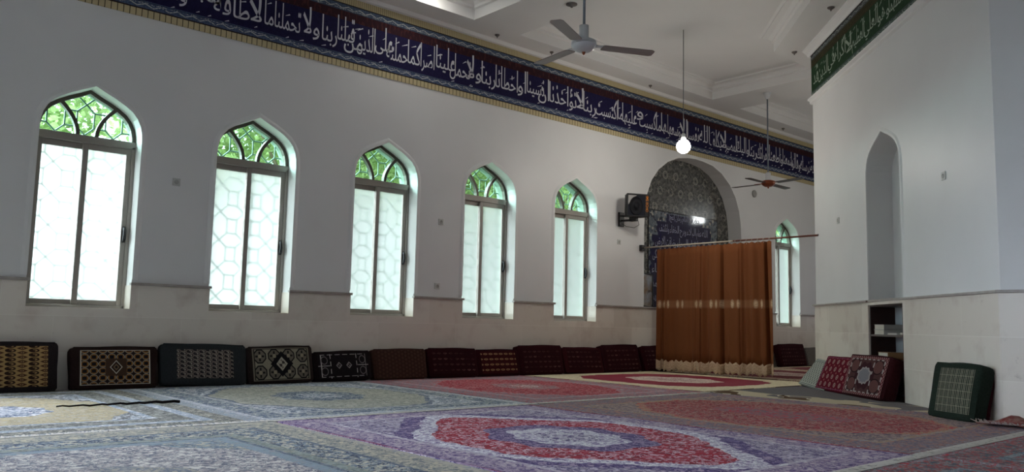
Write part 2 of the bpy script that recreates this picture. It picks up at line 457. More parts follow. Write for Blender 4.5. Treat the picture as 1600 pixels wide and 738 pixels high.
# ------------------------------------------------------------------ the unseen rest of the hall, with its daylight openings
mb = MB()
def sq(ua, ub, za, zb): return (ua, ub, za, [(ua, zb), (ub, zb)])
holed_wall(mb, lambda u, z: (-6, u, z), -8, WY, 0, 5.3, [sq(-6, -4.6, .8, 3), sq(-2.2, -.8, .8, 3), sq(4.9, 6.3, .8, 3)])
struct(mb.build('wall_back', WALL, fix=False))
mb = MB(); holed_wall(mb, lambda u, z: (u, -8, z), -6, 18.5, 0, 5.3, [sq(a, a+1.2, .6, 3.1) for a in (-4.2, -.2, 3.8)])
struct(mb.build('wall_right', WALL, fix=False))
mb = MB(); holed_wall(mb, lambda u, z: (18.5, u, z), -8, WY, 0, 5.3, [sq(7.0, 8.3, .8, 2.6)])
struct(mb.build('wall_front', WALL, fix=False))
PANEL_GLOW = Mat('added panel glow'); t_ = PANEL_GLOW.t; em = t_.nodes.new('ShaderNodeEmission'); em.inputs[0].default_value = (.95, 1, 1, 1); em.inputs[1].default_value = 18
t_.links.new(em.outputs[0], PANEL_GLOW.out.inputs[0]); PANEL_GLOW = PANEL_GLOW.m
T = thing('added_glow_panel', 'unseen glowing panel with dark bars, added behind the pier to reflect in the sign', 'added glow panel', (18.5, 5.56, 3.705))
MB().box(-.05, 0, -.21, .21, -.165, .165).build('glow_backing', ALU, T); MB().box(-.056, -.05, -.19, .19, -.145, .145).build('glow_face', PANEL_GLOW, T)
m = MB()
for a, b, c, d in ((-.2, .2, .14, .155), (-.2, .2, -.155, -.14), (-.2, -.185, -.155, .155), (.185, .2, -.155, .155), (-.008, .008, -.155, .155), (-.2, .2, .03, .042)):
    m.box(-.07, -.05, a, b, c, d)
m.build('glow_bars', ALU, T)

# ------------------------------------------------------------------ mihrab: tiled recess
MB_Y = WY+.3
def tile_mat():
    M = Mat('grey green mosaic tile', .22, .5); x, y, z = M.coords()
    P = .31
    row = (z/P).floor(); u = ((x/P)+row*.5).fract()-.5; v = (z/P).fract()-.5
    r = (u*u+v*v).sqrt(); a = v.atan2(u)
    c = M.mix(M.noise(30, 4), srgb(80, 80, 77), srgb(112, 112, 108))
    star = (r+(a*8).sin()*.008)
    c = M.mix(star.band(.2, .235)*.8, c, srgb(188, 184, 172)); c = M.mix(star.lt(.1), c, srgb(60, 62, 66))
    c = M.mix(star.band(.1, .13)*.7, c, srgb(160, 158, 148))
    w = M.voro(24); c = M.mix(w.gt(.72)*.6, c, srgb(46, 46, 46)); c = M.mix(w.lt(.16)*.4, c, srgb(140, 136, 124))
    petal = ((a*12).sin()).gt(.1)*r.band(.27, .42); c = M.mix(petal*.55, c, srgb(52, 56, 58))
    M.color(c); return M.m
mb = MB(); out = [(MX-MHW-.05, 1.05)]+[(MX+(a-MX)*1.03, b+.02) for a, b in mih_top]+[(MX+MHW+.05, 1.05)]
mb.add([(a, MB_Y-.005, b) for a, b in out], [tuple(range(len(out)))])
struct(mb.build('wall_mihrab', tile_mat()))
mb = MB(); moulding(mb, [(MX-MHW, 1.12)]+mih_top+[(MX+MHW, 1.12)], lambda u, z, d: (u, WY-d, z), .03, .006); struct(mb.build('trim_mihrab_edge', REVEAL))

# ------------------------------------------------------------------ Arabic lettering
FB = {'ء': (0xFE80,), 'آ': (0xFE81, 0xFE82), 'أ': (0xFE83, 0xFE84), 'ؤ': (0xFE85, 0xFE86), 'إ': (0xFE87, 0xFE88), 'ئ': (0xFE89, 0xFE8A, 0xFE8B, 0xFE8C), 'ا': (0xFE8D, 0xFE8E)}
cp = 0xFE8F
for ch, nn in zip('بةتثجحخدذرزسشصضطظعغفقكلمنهوىي', (4, 2, 4, 4, 4, 4, 4, 2, 2, 2, 2, 4, 4, 4, 4, 4, 4, 4, 4, 4, 4, 4, 4, 4, 4, 4, 2, 2, 4)):
    FB[ch] = tuple(range(cp, cp+nn)); cp += nn
LA = {'ا': 0xFEFB, 'أ': 0xFEF7, 'آ': 0xFEF5, 'إ': 0xFEF9}
def shape(s):
    out = []; i = 0; prev = False
    while i < len(s):
        ch = s[i]
        if ch not in FB: out.append(ch); prev = False; i += 1; continue
        nx = s[i+1] if i+1 < len(s) else ' '
        if ch == 'ل' and nx in LA: out.append(chr(LA[nx]+(1 if prev else 0))); prev = False; i += 2; continue
        f = FB[ch]; j = len(f) == 4 and nx in FB and nx != 'ء'
        out.append(chr(f[(3 if j else 1) if prev else (2 if j else 0)])); prev = j; i += 1
    return ''.join(out)[::-1]
GLYPHS = {}
def text_mesh(s, res=3, offset=.0):
    """triangles of a word, x from 0 to 1 of its width, y in units of the letter size"""
    key = (s, res, offset)
    if key in GLYPHS: return GLYPHS[key]
    cu = bpy.data.curves.new('word', 'FONT'); cu.body = s; cu.size = 1; cu.resolution_u = res; cu.offset = offset
    o = bpy.data.objects.new('word', cu); COL.objects.link(o)
    dg = bpy.context.evaluated_depsgraph_get(); me = o.evaluated_get(dg).to_mesh()
    vs = [tuple(v.co) for v in me.vertices]; fs = [tuple(p.vertices) for p in me.polygons]
    o.evaluated_get(dg).to_mesh_clear(); bpy.data.objects.remove(o); bpy.data.curves.remove(cu)
    x0 = min(v[0] for v in vs); x1 = max(v[0] for v in vs)
    GLYPHS[key] = ([((v[0]-x0)/(x1-x0), v[1]) for v in vs], fs, x1-x0)
    return GLYPHS[key]
def word(mb, s, ua, ub, zb, sc, tall, P, arabic=True, offset=.006):
    """a word between ua and ub on its base line zb; letters above the middle are drawn out tall"""
    vs, fs, w = text_mesh(shape(s) if arabic else s, offset=offset)
    def zz(y):
        return zb+sc*(y if y < .32 else .32+(y-.32)*tall)
    mb.add([P(ua+(ub-ua)*x, zz(y)) for x, y in vs], fs)
def stroke(mb, u, z, du, dz, w, P):
    n = Vector((-dz, du)).normalized()*w/2
    mb.add([P(u-n.x, z-n.y), P(u+n.x, z+n.y), P(u+du+n.x*.3, z+dz+n.y*.3), P(u+du-n.x*.3, z+dz-n.y*.3)], [(0, 1, 2, 3)])

# ------------------------------------------------------------------ banner round the hall (navy) and on the pier (green)
def cloth(name, c1, c2, rough=.8): return mottled(name, c1, c2, 25, rough, .15)
NAVY = cloth('navy cloth', srgb(32, 28, 66), srgb(26, 22, 56))
BROWNCL = Mat('maroon brown cloth strip', .85, .1)
x, y, z = BROWNCL.coords(); nn = BROWNCL.noise(1, 3, BROWNCL.vecof(x*26, y, z*9)); BROWNCL.color(BROWNCL.mix(nn.ramp(.54, .6)*.6, srgb(50, 30, 36), srgb(84, 46, 44))); BROWNCL = BROWNCL.m
def border_mat(name, base, hi, u_of):
    M = Mat(name, .8, .15); x, y, z = M.coords(); u = u_of(x, y)
    t = (u/.17).fract(); tri = (t-.5).abs()*2
    n = M.noise(60, 3)
    c = M.mix(n.ramp(.4, .62), base, tuple(k*1.7 for k in base)); line = ((z-.5+.5)*1.0)
    M.zz = z
    return M, c, tri, z, n
def blue_border(name, zc, hgt, flip, base, hi, u_of):
    M, c, tri, z, n = border_mat(name, base, hi, u_of)
    q = ((z-zc)/hgt)*flip+.5              # 0 at the inner edge, 1 at the outer edge
    wave = .34+tri*.4
    d = (q-wave).abs()
    c = M.mix(d.lt(.07)*n.gt(.42), c, hi); c = M.mix(((q-.12).abs()).lt(.07)*.7, c, tuple(k*.5 for k in base))
    c = M.mix((q-wave*.5).abs().lt(.05)*n.gt(.5)*.8, c, hi)
    M.color(c); return M.m
def ticks(name, c, period, u_of):
    M = Mat(name, .75, .15); x, y, z = M.coords(); u = u_of(x, y)
    t = (u/period).fract(); M.color(M.mix(t.lt(.14), M.mix(M.noise(20, 2), c, tuple(k*.86 for k in c)), tuple(k*.12 for k in c)))
    return M.m
DARKL = plain('dark piping', srgb(34, 22, 20), .7)
LETTER = plain('silver white lettering', srgb(196, 196, 204), .6)
def banner_strip(P, u0, u1, za, zb, d): return MB().add([P(u0, za, d), P(u1, za, d), P(u1, zb, d), P(u0, zb, d)], [(0, 1, 2, 3)])
NB_ = thing('calligraphy_banner', 'long navy cloth banner with white Arabic calligraphy, high on the window wall', 'banner', (6, WY, 4.4))
def PW(u, z, d=0): return Vector((u-6, -d, z-4.4))
BU0, BU1 = 1.0, 18.4
ux = lambda x, y: x
def pt(parent, name, mat, za, zb, d): 
    m = MB(); m.box(BU0-6, BU1-6, -d, -.002, za-4.4, zb-4.4); return m.build(name, mat, parent)
pt(NB_, 'field', NAVY, 4.13, 4.62, .010)
pt(NB_, 'overlay_strip', BROWNCL, 4.575, 4.70, .012)
pt(NB_, 'patterned_border', blue_border('blue border low', 4.09-4.4, .085, -1, srgb(62, 74, 98), srgb(176, 178, 176), ux), 4.05, 4.135, .013)
pt(NB_, 'patterned_border', blue_border('blue border high', 4.735-4.4, .085, 1, srgb(62, 74, 92), srgb(176, 178, 172), ux), 4.695, 4.78, .013)
pt(NB_, 'piping', DARKL, 4.037, 4.05, .016); pt(NB_, 'piping', DARKL, 4.78, 4.792, .016)
CREAM = srgb(198, 183, 144)
pt(NB_, 'striped_edge', ticks('cream edge low', CREAM, .062, ux), 3.957, 4.037, .013)
pt(NB_, 'striped_edge', ticks('cream edge high', tuple(k*.95 for k in CREAM), .031, ux), 4.792, 4.885, .013)
lt = MB()
PL = lambda u, z: PW(u, z, .016)
WORDS = [('عنا', 2.35, 2.75, 0, 1), ('واعف', 2.62, 3.12, 0, 1), ('به', 3.15, 3.31, .1, 1), ('لنا', 3.33, 3.5, .08, 1.2), ('طاقة', 3.42, 3.85, -.02, 1.1), ('لا', 3.84, 4.0, 0, 1.35),
 ('ما', 4.03, 4.15, 0, 1.1), ('تحملنا', 4.16, 4.5, .0, 1.1), ('ولا', 4.53, 4.76, .03, 1.3)]
def build_words():
    # left and right end of every word in metres along the wall
    tab = [('ربنا',502,526,.0,1.2),('قبلنا',526,553,.06,1.1),('من',537,566,-.02,.9),('الذين',557,585,.0,1.25),('على',585,613,.07,1.1),('حملته',603,636,-.02,1.1),('كما',636,656,0,1.15),('اصرا',656,678,.0,1.25),
     ('علينا',680,710,.05,1.1),('تحمل',702,734,0,1.15),('ولا',728,751,.03,1.3),('ربنا',751,773,0,1.2),('اخطانا',773,808,0,1.25),('او',808,821,.02,1.3),('نسينا',822,849,.05,1.1),('ان',840,857,0,1.3),
     ('تؤاخذنا',857,900,.0,1.15),('لا',898,912,.02,1.35),('ربنا',910,930,0,1.2),('اكتسبت',930,964,0,1.2),('ما',964,972,.02,1.2),('عليها',971,994,0,1.15),('و',994,1004,.16,.9),('كسبت',998,1024,0,1.15),('ما',1024,1032,.0,1.25),('لها',1032,1043,.02,1.2),
     ('وسعها',1042,1062,0,1.15),('الا',1061,1073,.02,1.3),('نفسا',1073,1091,.0,1.2),('الله',1091,1108,.02,1.25),('يكلف',1107,1126,0,1.2),('لا',1124,1134,.02,1.35),('المصير',1132,1151,0,1.25),('واليك',1149,1169,.02,1.2),('ربنا',1169,1181,0,1.2),
     ('غفرانك',1181,1201,0,1.15),('واطعنا',1201,1222,.02,1.2),('سمعنا',1222,1238,.03,1.1),('وقالوا',1235,1249,.0,1.2),('رسله',1249,1262,0,1.1),('من',1261,1268,.05,1),('احد',1268,1277,.0,1.2),('بين',1277,1284,.05,1.1),('نفرق',1284,1293,.0,1.1),('لا',1293,1298,.0,1.3)]
    A = (r2, u2, fw)
    def wx(px, zw=4.35):
        # the wall point that stands at height zw above the picture column px
        a = (px-800)/F_PX
        # ray = a*r2 - b*u2 + fw ; choose b so that it reaches zw on the wall plane
        # (z-.75)/WY = dz/dy
        k = (zw-.75)/WY
        b = (a*r2.z+fw.z-k*(a*r2.y+fw.y))/(u2.z-k*u2.y)
        d = r2*a-u2*b+fw
        return d.x*WY/d.y
    return [(w, wx(a), wx(b), o, t) for w, a, b, o, t in tab]
WORDS += build_words()
rnd = random.Random(3)
for w, a, b, off, tall in WORDS:
    word(lt, w, a, b, 4.24+off, .265, 1.0+1.1*tall, PL)
    for k in range(max(1, int((b-a)/.13))):
        uu = rnd.uniform(a, b)
        if rnd.random() < .6: stroke(lt, uu, rnd.uniform(4.43, 4.53), rnd.uniform(-.09, -.05), rnd.uniform(-.045, -.025), .016, PL)
        else: stroke(lt, uu, rnd.uniform(4.15, 4.185), rnd.uniform(-.06, -.035), -.018, .014, PL)
lt.build('lettering', LETTER, NB_, fix=False)

GB = thing('calligraphy_banner', 'short green cloth banner with pale Arabic calligraphy on the white pier under the cornice', 'banner', PP(9.7, 4.5))
GB.rotation_euler = (0, 0, PI/4)
def GP(s, z, d=0): return Vector((s-9.7, d, z-4.5))
def gpart(name, mat, za, zb, d):
    m = MB(); m.box(PN-9.7, PF+.015-9.7, .002, d, za-4.5, zb-4.5); return m.build(name, mat, GB)
GREEN = cloth('green cloth', srgb(38, 66, 42), srgb(30, 54, 36)); OLIVE = cloth('olive strip', srgb(64, 60, 38), srgb(48, 46, 30))
gpart('field', GREEN, 4.27, 4.72, .01); gpart('overlay_strip', OLIVE, 4.655, 4.765, .012)
gpart('patterned_border', blue_border('grey border low', 4.235-4.5, .085, -1, srgb(70, 82, 80), srgb(150, 160, 150), ux), 4.195, 4.28, .013)
gpart('patterned_border', blue_border('grey border high', 4.8-4.5, .08, 1, srgb(70, 74, 76), srgb(150, 156, 150), ux), 4.76, 4.835, .013)
gpart('piping', DARKL, 4.832, 4.842, .02)
lt = MB(); PG = lambda u, z: GP(u, z, .016)
seq = ['السموات', 'والارض', 'ولا', 'يؤوده', 'حفظهما', 'وهو', 'العلي', 'العظيم', 'لا', 'اكراه', 'في', 'الدين', 'قد']
lens = {'لا': .26, 'في': .3, 'قد': .26, 'ولا': .34, 'وهو': .36}
s = PN+.05
for w in seq:      # reading runs from the near right end to the far corner; the viewer's right is the lower s
    L = lens.get(w, .48)*.92
    if s+L > PF: L = PF-s-.02
    # seen from the room, s grows to the left, so the word is laid from s+L (left) to s (right)
    word(lt, w, s+L, s, 4.37+rnd.choice((0, .03, .015)), .2, 2.3, PG)
    for k in range(3): stroke(lt, s+rnd.uniform(0, L), rnd.uniform(4.55, 4.63), rnd.uniform(.05, .09), rnd.uniform(-.04, -.02), .014, PG)
    s += L*.99
lt.build('lettering', plain('pale green white lettering', srgb(150, 166, 148), .6), GB, fix=False)

# ------------------------------------------------------------------ panel, picture and speaker at the mihrab
def panel_mat():
    M = Mat('printed calligraphy panel', .06, .6); x, y, z = M.coords()   # x -1.07..1.07, z 0..1.78
    top = 1.78; h = z*-1+top; ax = x.abs()
    lim = h.lt(.2)*.55+h.band(.2, .46)*.83+h.band(.46, .72)*.95+h.gt(.72)*1.02
    sc = (z*34).sin()*.025+(M.noise(9, 2)-.5)*.12
    navy = (ax+sc).lt(lim)*h.gt(.05)
    n = M.noise(12, 4, dist=.8); c = M.mix(n.ramp(.35, .65), srgb(74, 84, 96), srgb(132, 140, 146))
    w = M.voro(22); c = M.mix(w.gt(.78)*.8, c, srgb(44, 46, 60)); c = M.mix(w.lt(.12)*.8, c, srgb(186, 180, 166))
    c = M.mix(navy, c, M.mix(M.noise(5, 2), srgb(20, 18, 58), srgb(30, 26, 74)))
    edge = (ax.gt(1.055)).max(h.lt(.018)); c = M.mix(edge, c, srgb(26, 26, 30))
    M.color(c); return M.m
PX0 = 12.655
pan = thing('calligraphy_sign', 'navy printed sign with rows of white Arabic writing on the tiled wall behind the curtain', 'sign', (PX0, MB_Y-.005, 1.1))
m = MB().box(-1.075, 1.075, -.012, 0, 0, 1.78); m.build('board', panel_mat(), pan)
lt = MB(); PQ = lambda u, z: Vector((u, -.015, z))
rows = [(1.66, .48, ['(عج)', 'زمان', 'امام', 'فرج', 'دعای'], .13), (1.42, .76, ['الله', 'عظم', 'البلاء', 'وبرح', 'الخفاء', 'وانكشف'], .17), (1.17, .88, ['الغطاء', 'وانقطع', 'الرجاء', 'وضاقت', 'الارض'], .19), (.92, .95, ['ومنعت', 'السماء', 'وانت', 'المستعان', 'واليك', 'المشتكى'], .19),
        (.66, .97, ['وعليك', 'المعول', 'في', 'الشدة', 'والرخاء'], .19), (.4, .97, ['اللهم', 'صل', 'على', 'محمد', 'وال', 'محمد'], .19), (.16, .97, ['اولي', 'الامر', 'الذين', 'فرضت', 'علينا', 'طاعتهم'], .19)]
for zb, hwid, ws, sc in rows:
    ws = ws[::-1] if ws[0] != '(عج)' else ws
    tot = sum(len(w)+.8 for w in ws); u = -hwid
    for w in ws:
        L = 2*hwid*(len(w)+.3)/tot; word(lt, w.replace('ی', 'ي'), u, u+L, zb-.02, sc, 1.35, PQ, offset=.004); u += 2*hwid*(len(w)+.8)/tot
lt.build('lettering', plain('white print', srgb(158, 160, 176), .4), pan, fix=False)

pic = thing('framed_picture', 'small dark framed colour picture leaning at the left end of the tiled mihrab', 'picture', (11.42, WY+.2, 1.094))
M = Mat('picture print', .3, .4); M.coords(); n = M.noise(5, 2); n2 = M.noise(9, 3)
M.color(M.mix(n2.ramp(.56, .66), M.mix(n.ramp(.35, .65), srgb(120, 92, 60), srgb(150, 158, 168)), srgb(70, 56, 50)))
A = Matrix.Rotation(math.radians(-6), 4, 'X') @ Matrix.Rotation(math.radians(6), 4, 'Y')
MB().box(-.19, .19, -.006, .006, .02, .6, A).build('print', M.m, pic)
m = MB()
for a in ((-.2, -.175, 0, .62), (.175, .2, 0, .62), (-.2, .2, 0, .025), (-.2, .2, .595, .62)): m.box(a[0], a[1], -.015, .012, a[2], a[3], A)
m.build('frame', BLACK, pic, bevel=.003)

sp = thing('wall_speaker', 'black box loudspeaker with orange lettering bracketed to the white wall left of the mihrab', 'speaker', (10.58, WY, 2.72))
R = Matrix.Translation((-.06, -.31, .03)) @ Matrix.Rotation(math.radians(-27), 4, 'Z') @ Matrix.Rotation(math.radians(3), 4, 'X') @ Matrix.Diagonal((.72, .9, .95, 1))
SPK = plain('speaker black', (.012, .012, .014), .55, .3); GREYP = plain('speaker grey corner', srgb(150, 148, 146), .5)
m = MB() # cabinet with canted back: wide baffle, narrow back
m.prism([(-.29, -.13), (.27, -.13), (.2, .14), (-.2, .14)], lambda u, v, d: R @ Vector((u, v, d)), -.2, .2); cab = m.build('cabinet', SPK, sp, bevel=.012)
m = MB()
for a in ((-.29, -.262, -.2, .2), (.25, .27, -.2, .2), (-.29, .27, .175, .2), (-.29, .27, -.2, -.175)): m.box(a[0], a[1], -.15, -.128, a[2], a[3], R)
m.build('baffle_rim', SPK, cab, bevel=.004)
m = MB(); m.prism([(-.26, -.172), (.15, -.172), (.15, .172), (-.26, .172)], lambda u, v, d: R @ Vector((u, d, v)), -.134, -.13); m.build('front_panel', GREYP, cab)
m = MB().prism([(-.26, .0), (-.05, .173), (.15, .173), (.15, -.173), (-.26, -.173)], lambda u, v, d: R @ Vector((u, d, v)), -.138, -.132)
m.build('grille_cloth', plain('dark grille cloth', (.018, .02, .028), .8, .1), cab)
m = MB().lathe([(0.165, 0), (.165, .012), (.15, .02), (.145, .01), (.06, -.01+.012), (.055, .018), (.03, .028), (.0, .03)], 28); 
for i, v in enumerate(m.v): m.v[i] = tuple(R @ Vector((v[0]-.06, -.138-v[2], v[1]-.01)))
m.build('woofer', plain('woofer cone', (.008, .008, .011), .7, .2), cab)
m = MB(); m.box(.165, .25, -.14, -.13, -.175, .175, R); m.build('badge_strip', BLACK, cab)
lt = MB(); word(lt, 'MS ECHO', -.15, .11, .178, .085, 1, lambda u, z: R @ Vector((z, -.143, -u)), arabic=False)
word(lt, 'O', -.172, -.135, .178, .07, 1, lambda u, z: R @ Vector((z, -.143, -u-.0)), arabic=False)
lt.build('lettering', plain('orange print', srgb(214, 128, 34), .5), cab, fix=False)
m = MB(); m.box(-.14, -.02, -.03, 0, -.3, -.06); m.tube([(-.08, -.02, -.2), (-.06, -.12, -.2), (-.02, -.25, -.2)], .02, 8); m.box(-.05, .02, -.3, -.16, -.22, -.15); m.tube([(-.1, -.03, -.12), (-.06, -.2, -.14)], .014, 8)
m.build('bracket', BLACK, sp, bevel=.003)
m = MB().tube([(.0, -.2, -.15), (.09, -.24, -.2), (.1, -.25, -.27), (.04, -.2, -.32), (-.05, -.1, -.3), (-.08, -.02, -.24)], .005, 6); m.build('cable', BLACK, sp)

# ------------------------------------------------------------------ curtain and its rod
RX, RY0, RY1 = 11.1, 8.98, 5.87
rod = thing('curtain_rod', 'thin metal curtain rod running from the mihrab wall to the white pier', 'curtain rod', (RX, 7.5, 2.1))
def rod_z(y): return 2.105+(.02)*(9-y)/3.1
m = MB().tube([(0-.05, WY-.02-7.5, rod_z(9.1)-2.1), (0, 7.3-7.5, rod_z(7.3)-2.1+.004)], .012, 10); m.build('pole', Mat('cream painted rod', .35, .5).color(srgb(190, 180, 160)).m, rod)
m = MB().tube([(0, 7.3-7.5, rod_z(7.3)-2.1+.004), (.06, RY1-7.5+.02, rod_z(RY1)-2.1)], .014, 10); m.build('pole', Mat('copper brown rod', .35, .5, .4).color(srgb(120, 72, 58)).m, rod)
m = MB().box(-.11, -.01, WY-.06-7.5, WY-7.5, -.05, .05); m.build('bracket', BLACK, rod, bevel=.004)
m = MB().lathe([(.03, 0), (.03, .015), (.018, .02), (.018, .05)], 12, (.07, RY1-7.5-.0, rod_z(RY1)-2.1), (-.7, .7, 0)); m.build('bracket', BLACK, rod)
cur = thing('curtain', 'brown pleated curtain with a lace hem and a pale embroidered band hanging from the rod', 'curtain', (RX, 7.7, 0))
def curtain_mat():
    M = Mat('brown curtain cloth', .85, .15); x, y, z = M.coords('UV')    # u 0..1 along the cloth, v height in metres
    uu = x*3.4
    w = M.noise(1, 2, M.vecof(uu*160, z*0+y*420, 0.)); c = M.mix(w.ramp(.3, .7), srgb(112, 64, 36), srgb(134, 80, 46))
    cell = (uu/.15); q = cell.fract()-.5; on = ((cell.floor()*1.7).sin()).gt(-.55)
    d = ((q*q)/.1+((y-1.135)/.07)*((y-1.135)/.07)).sqrt()
    f = M.noise(70, 3); mot = d.ramp(1.15, .4)*on*f.ramp(.25, .5)
    c = M.mix(mot, c, srgb(222, 196, 160))
    band = ((y-1.135).abs()).ramp(.075, .045)*.22; c = M.mix(band, c, srgb(190, 150, 110))
    M.color(c)
    tr = M.t.nodes.new('ShaderNodeBsdfTranslucent'); M.t.links.new(c, tr.inputs[0])
    mx = M.t.nodes.new('ShaderNodeMixShader'); mx.inputs[0].default_value = .12
    M.t.links.new(M.b.outputs[0], mx.inputs[1]); M.t.links.new(tr.outputs[0], mx.inputs[2]); M.t.links.new(mx.outputs[0], M.out.inputs[0])
    return M.m
def lace_mat():
    M = Mat('beige lace hem', .85, .15); x, y, z = M.coords('UV')
    n = M.noise(1, 3, M.vecof(x*220, y*60, 0.)); tri = ((x*3.4/.16).fract()-.5).abs()*2
    st = (((y-.03-tri*.05)/.05).fract()-.5).abs()
    c = M.mix(n.ramp(.35, .65), srgb(168, 140, 114), srgb(206, 180, 152)); c = M.mix(st.lt(.12)*.22, c, srgb(140, 100, 70))
    M.color(c); return M.m
CY0, CY1 = 8.78, 6.62
NU = 360
rnd = random.Random(11)
folds = []; u = 0
while u < 1:
    w = rnd.choice((.02, .03, .045, .06, .08)); folds.append((u, w, rnd.uniform(.15, 1))); u += w
folds += [(.585, .03, 1.8), (.93, .03, 1.9), (.05, .02, 1.5)]
def fold_x(u, v):
    d = 0
    for a, w, h in folds:
        t = (u-a)/w
        if 0 < t < 1: d += h*.045*(.5-.5*math.cos(2*PI*t))
    d += .02*math.sin(u*41+1)*(1-v*.3)+.03*math.sin(u*9)
    if .12 < u < .36: d *= .55
    return d*(.65+.45*(1-v))
def cur_pt(u, v, zb):
    y = CY0+(CY1-CY0)*u
    y += (u-.5)*-.06*(1-v)+.012*math.sin(u*77)*(1-v)
    sag = .015*(1-abs(math.sin(u*PI*22)))*v
    zt = rod_z(y)-.035-sag
    return Vector((fold_x(u, v)-.03, y-7.7, zb+(zt-zb)*v))
def cloth_sheet(name, mat, vs, zbot, parent):
    me_v, me_f, uv = [], [], []
    for j, v in enumerate(vs):
        for i in range(NU+1):
            u = i/NU; p = cur_pt(u, v, zbot(u)); me_v.append(p); uv.append((u, p.z))
    for j in range(len(vs)-1):
        for i in range(NU): a = j*(NU+1)+i; me_f.append((a, a+1, a+NU+2, a+NU+1))
    m = MB().add(me_v, me_f, True); o = m.build(name, mat, parent, fix=False)
    L = o.data.uv_layers.new(name='cloth')
    for lp in o.data.loops: L.data[lp.index].uv = uv[lp.vertex_index]
    so = o.modifiers.new('cloth thickness', 'SOLIDIFY'); so.thickness = .004
    return o
hemz = lambda u: .018+.03*u+.045*abs(((u*3.4/.16) % 1)-.5)*2*.9+.008*math.sin(u*40)
vs0 = [(.16/2.0)*k/4 for k in range(5)]
cloth_sheet('cloth', curtain_mat(), [.08+.92*k/14 for k in range(15)], hemz, cur)
cloth_sheet('lace_hem', lace_mat(), vs0, hemz, cur)
HK = plain('white curtain hooks', srgb(196, 190, 178), .4)
for k in range(22):
    u = (k+.5)/22; p = cur_pt(u, 1, 0); zr = rod_z(p.y+7.7)
    m = MB(); ring = [(math.sin(a)*.02, 0, math.cos(a)*.024) for a in [2*PI*q/12 for q in range(13)]]
    m.tube([(r[0], p.y, zr-.012+r[2]) for r in ring], .0035, 5, False); m.tube([(0, p.y, zr-.036), (p.x*.5, p.y, zr-.06)], .003, 5)
    m.build('hook', HK, cur)

# ------------------------------------------------------------------ ceiling fans, bulbs, fittings
FANW = plain('white fan enamel', srgb(200, 202, 204), .35, .5); FANB = plain('grey brown fan blade', srgb(150, 142, 138), .45, .4)
FANC = Mat('copper fan housing', .3, .5, .6).color(srgb(150, 84, 60)).m; FAND = plain('dark brown fan blade', srgb(92, 82, 78), .5)
STEEL = Mat('blue grey steel tube', .4, .5, .3).color(srgb(120, 128, 138)).m
def fan(label, loc, ztop, angles, hm, bm, rad, pitch, rotm):
    t = thing('ceiling_fan', label, 'ceiling fan', loc)
    m = MB().tube([(0, 0, .1), (0, 0, ztop-loc[2]-.03)], .013, 10); m.build('down_rod', rotm, t)
    m = MB().lathe([(.02, -.12), (.035, -.1), (.065, -.02), (.07, 0)], 20, (0, 0, ztop-loc[2])); m.build('canopy', FANW, t)
    m = MB().lathe([(.02, .2), (.045, .19), (.045, .08), (.055, .07), (.05, .05)], 20); m.build('rod_cover', FANW, t)
    m = MB().lathe([(.02, -.062), (.06, -.055), (.1, -.03), (.118, -.002), (.118, .012), (.108, .014), (.108, .024), (.118, .026), (.115, .04), (.07, .056), (.03, .06)], 32); hs = m.build('motor_housing', hm, t)
    m = MB().lathe([(.004, -.088), (.013, -.08), (.013, -.07), (.02, -.06)], 12); m.build('finial', FANC, hs)
    for a in angles:
        R = Matrix.Rotation(a, 4, 'Z'); Q = R @ Matrix.Rotation(pitch, 4, 'X')
        m = MB(); m.prism([(.18, -.05), (.2, -.058), (rad-.03, -.066), (rad, -.045), (rad+.005, .05), (rad-.02, .066), (.2, .058), (.18, .05)], lambda u, v, d: Q @ Vector((u, v, d)), -.004, .004)
        bl = m.build('blade', bm, t, bevel=.002)
        m = MB(); m.prism([(.09, -.02), (.2, -.03), (.26, -.025), (.26, .025), (.2, .03), (.09, .02)], lambda u, v, d: R @ Vector((u, v, d)), .002, .012); m.build('blade_iron', hm, bl)
    return t
f1 = (5.35, 5.10, 3.32)
def ang(p, q): return math.atan2(q[1]-p[1], q[0]-p[0])
fan('white three-blade ceiling fan with pale enamel housing, the larger of the two fans', f1, CZ+.26, [math.radians(a) for a in (-27, 84, 203)], FANW, FANB, .69, -.07, STEEL)
f2 = (12.85, 7.73, 3.31)
fan('dark-bladed ceiling fan with copper brown housing hanging before the far end of the banner', f2, CZ, [math.radians(a) for a in (2, 92, 182, 262)], FANC, FAND, .7, -.08, STEEL)

EMIT = Mat('lit bulb'); t_ = EMIT.t; em = t_.nodes.new('ShaderNodeEmission'); em.inputs[0].default_value = (1, .97, .9, 1); em.inputs[1].default_value = 28
t_.links.new(em.outputs[0], EMIT.out.inputs[0]); EMIT = EMIT.m
def bulb(label, loc, ztop, r):
    t = thing('pendant_bulb', label, 'light bulb', loc)
    MB().tube([(0, 0, .16), (0, 0, ztop-loc[2])], .006, 6).build('wire', plain('grey wire', srgb(96, 98, 102), .5), t)
    MB().lathe([(.01, .2), (.03, .19), (.034, .13), (.034, .09), (.028, .085)], 16).build('socket', WHITEP, t)
    b = MB().lathe([(.004, -r), (r*.5, -r*.87), (r*.87, -r*.5), (r, 0), (r*.9, r*.45), (r*.62, r*.82), (.036, .1), (.034, .13)], 24).build('bulb_glass', EMIT, t)
    l = bpy.data.lights.new('bulb light', 'POINT'); l.energy = BULB_W; l.color = (1, .93, .83); l.shadow_soft_size = r*1.02
    lo = bpy.data.objects.new('bulb_light', l); COL.objects.link(lo); lo.parent = t; lo.location = (0, 0, -r*.1-.0)
    lo.location = (0, 0, -r-.12-.0)
    return t
bulb('round lit white bulb hanging on a long thin wire in front of the navy banner', (9.82, 7.30, 3.42), CZ+.26, .105)
bulb('unseen bulb on a wire, added behind the pier to brighten the far bay', (14.6, 5.7, 3.42), CZ, .105)  # extra bulb added out of view to light the far end of the wall
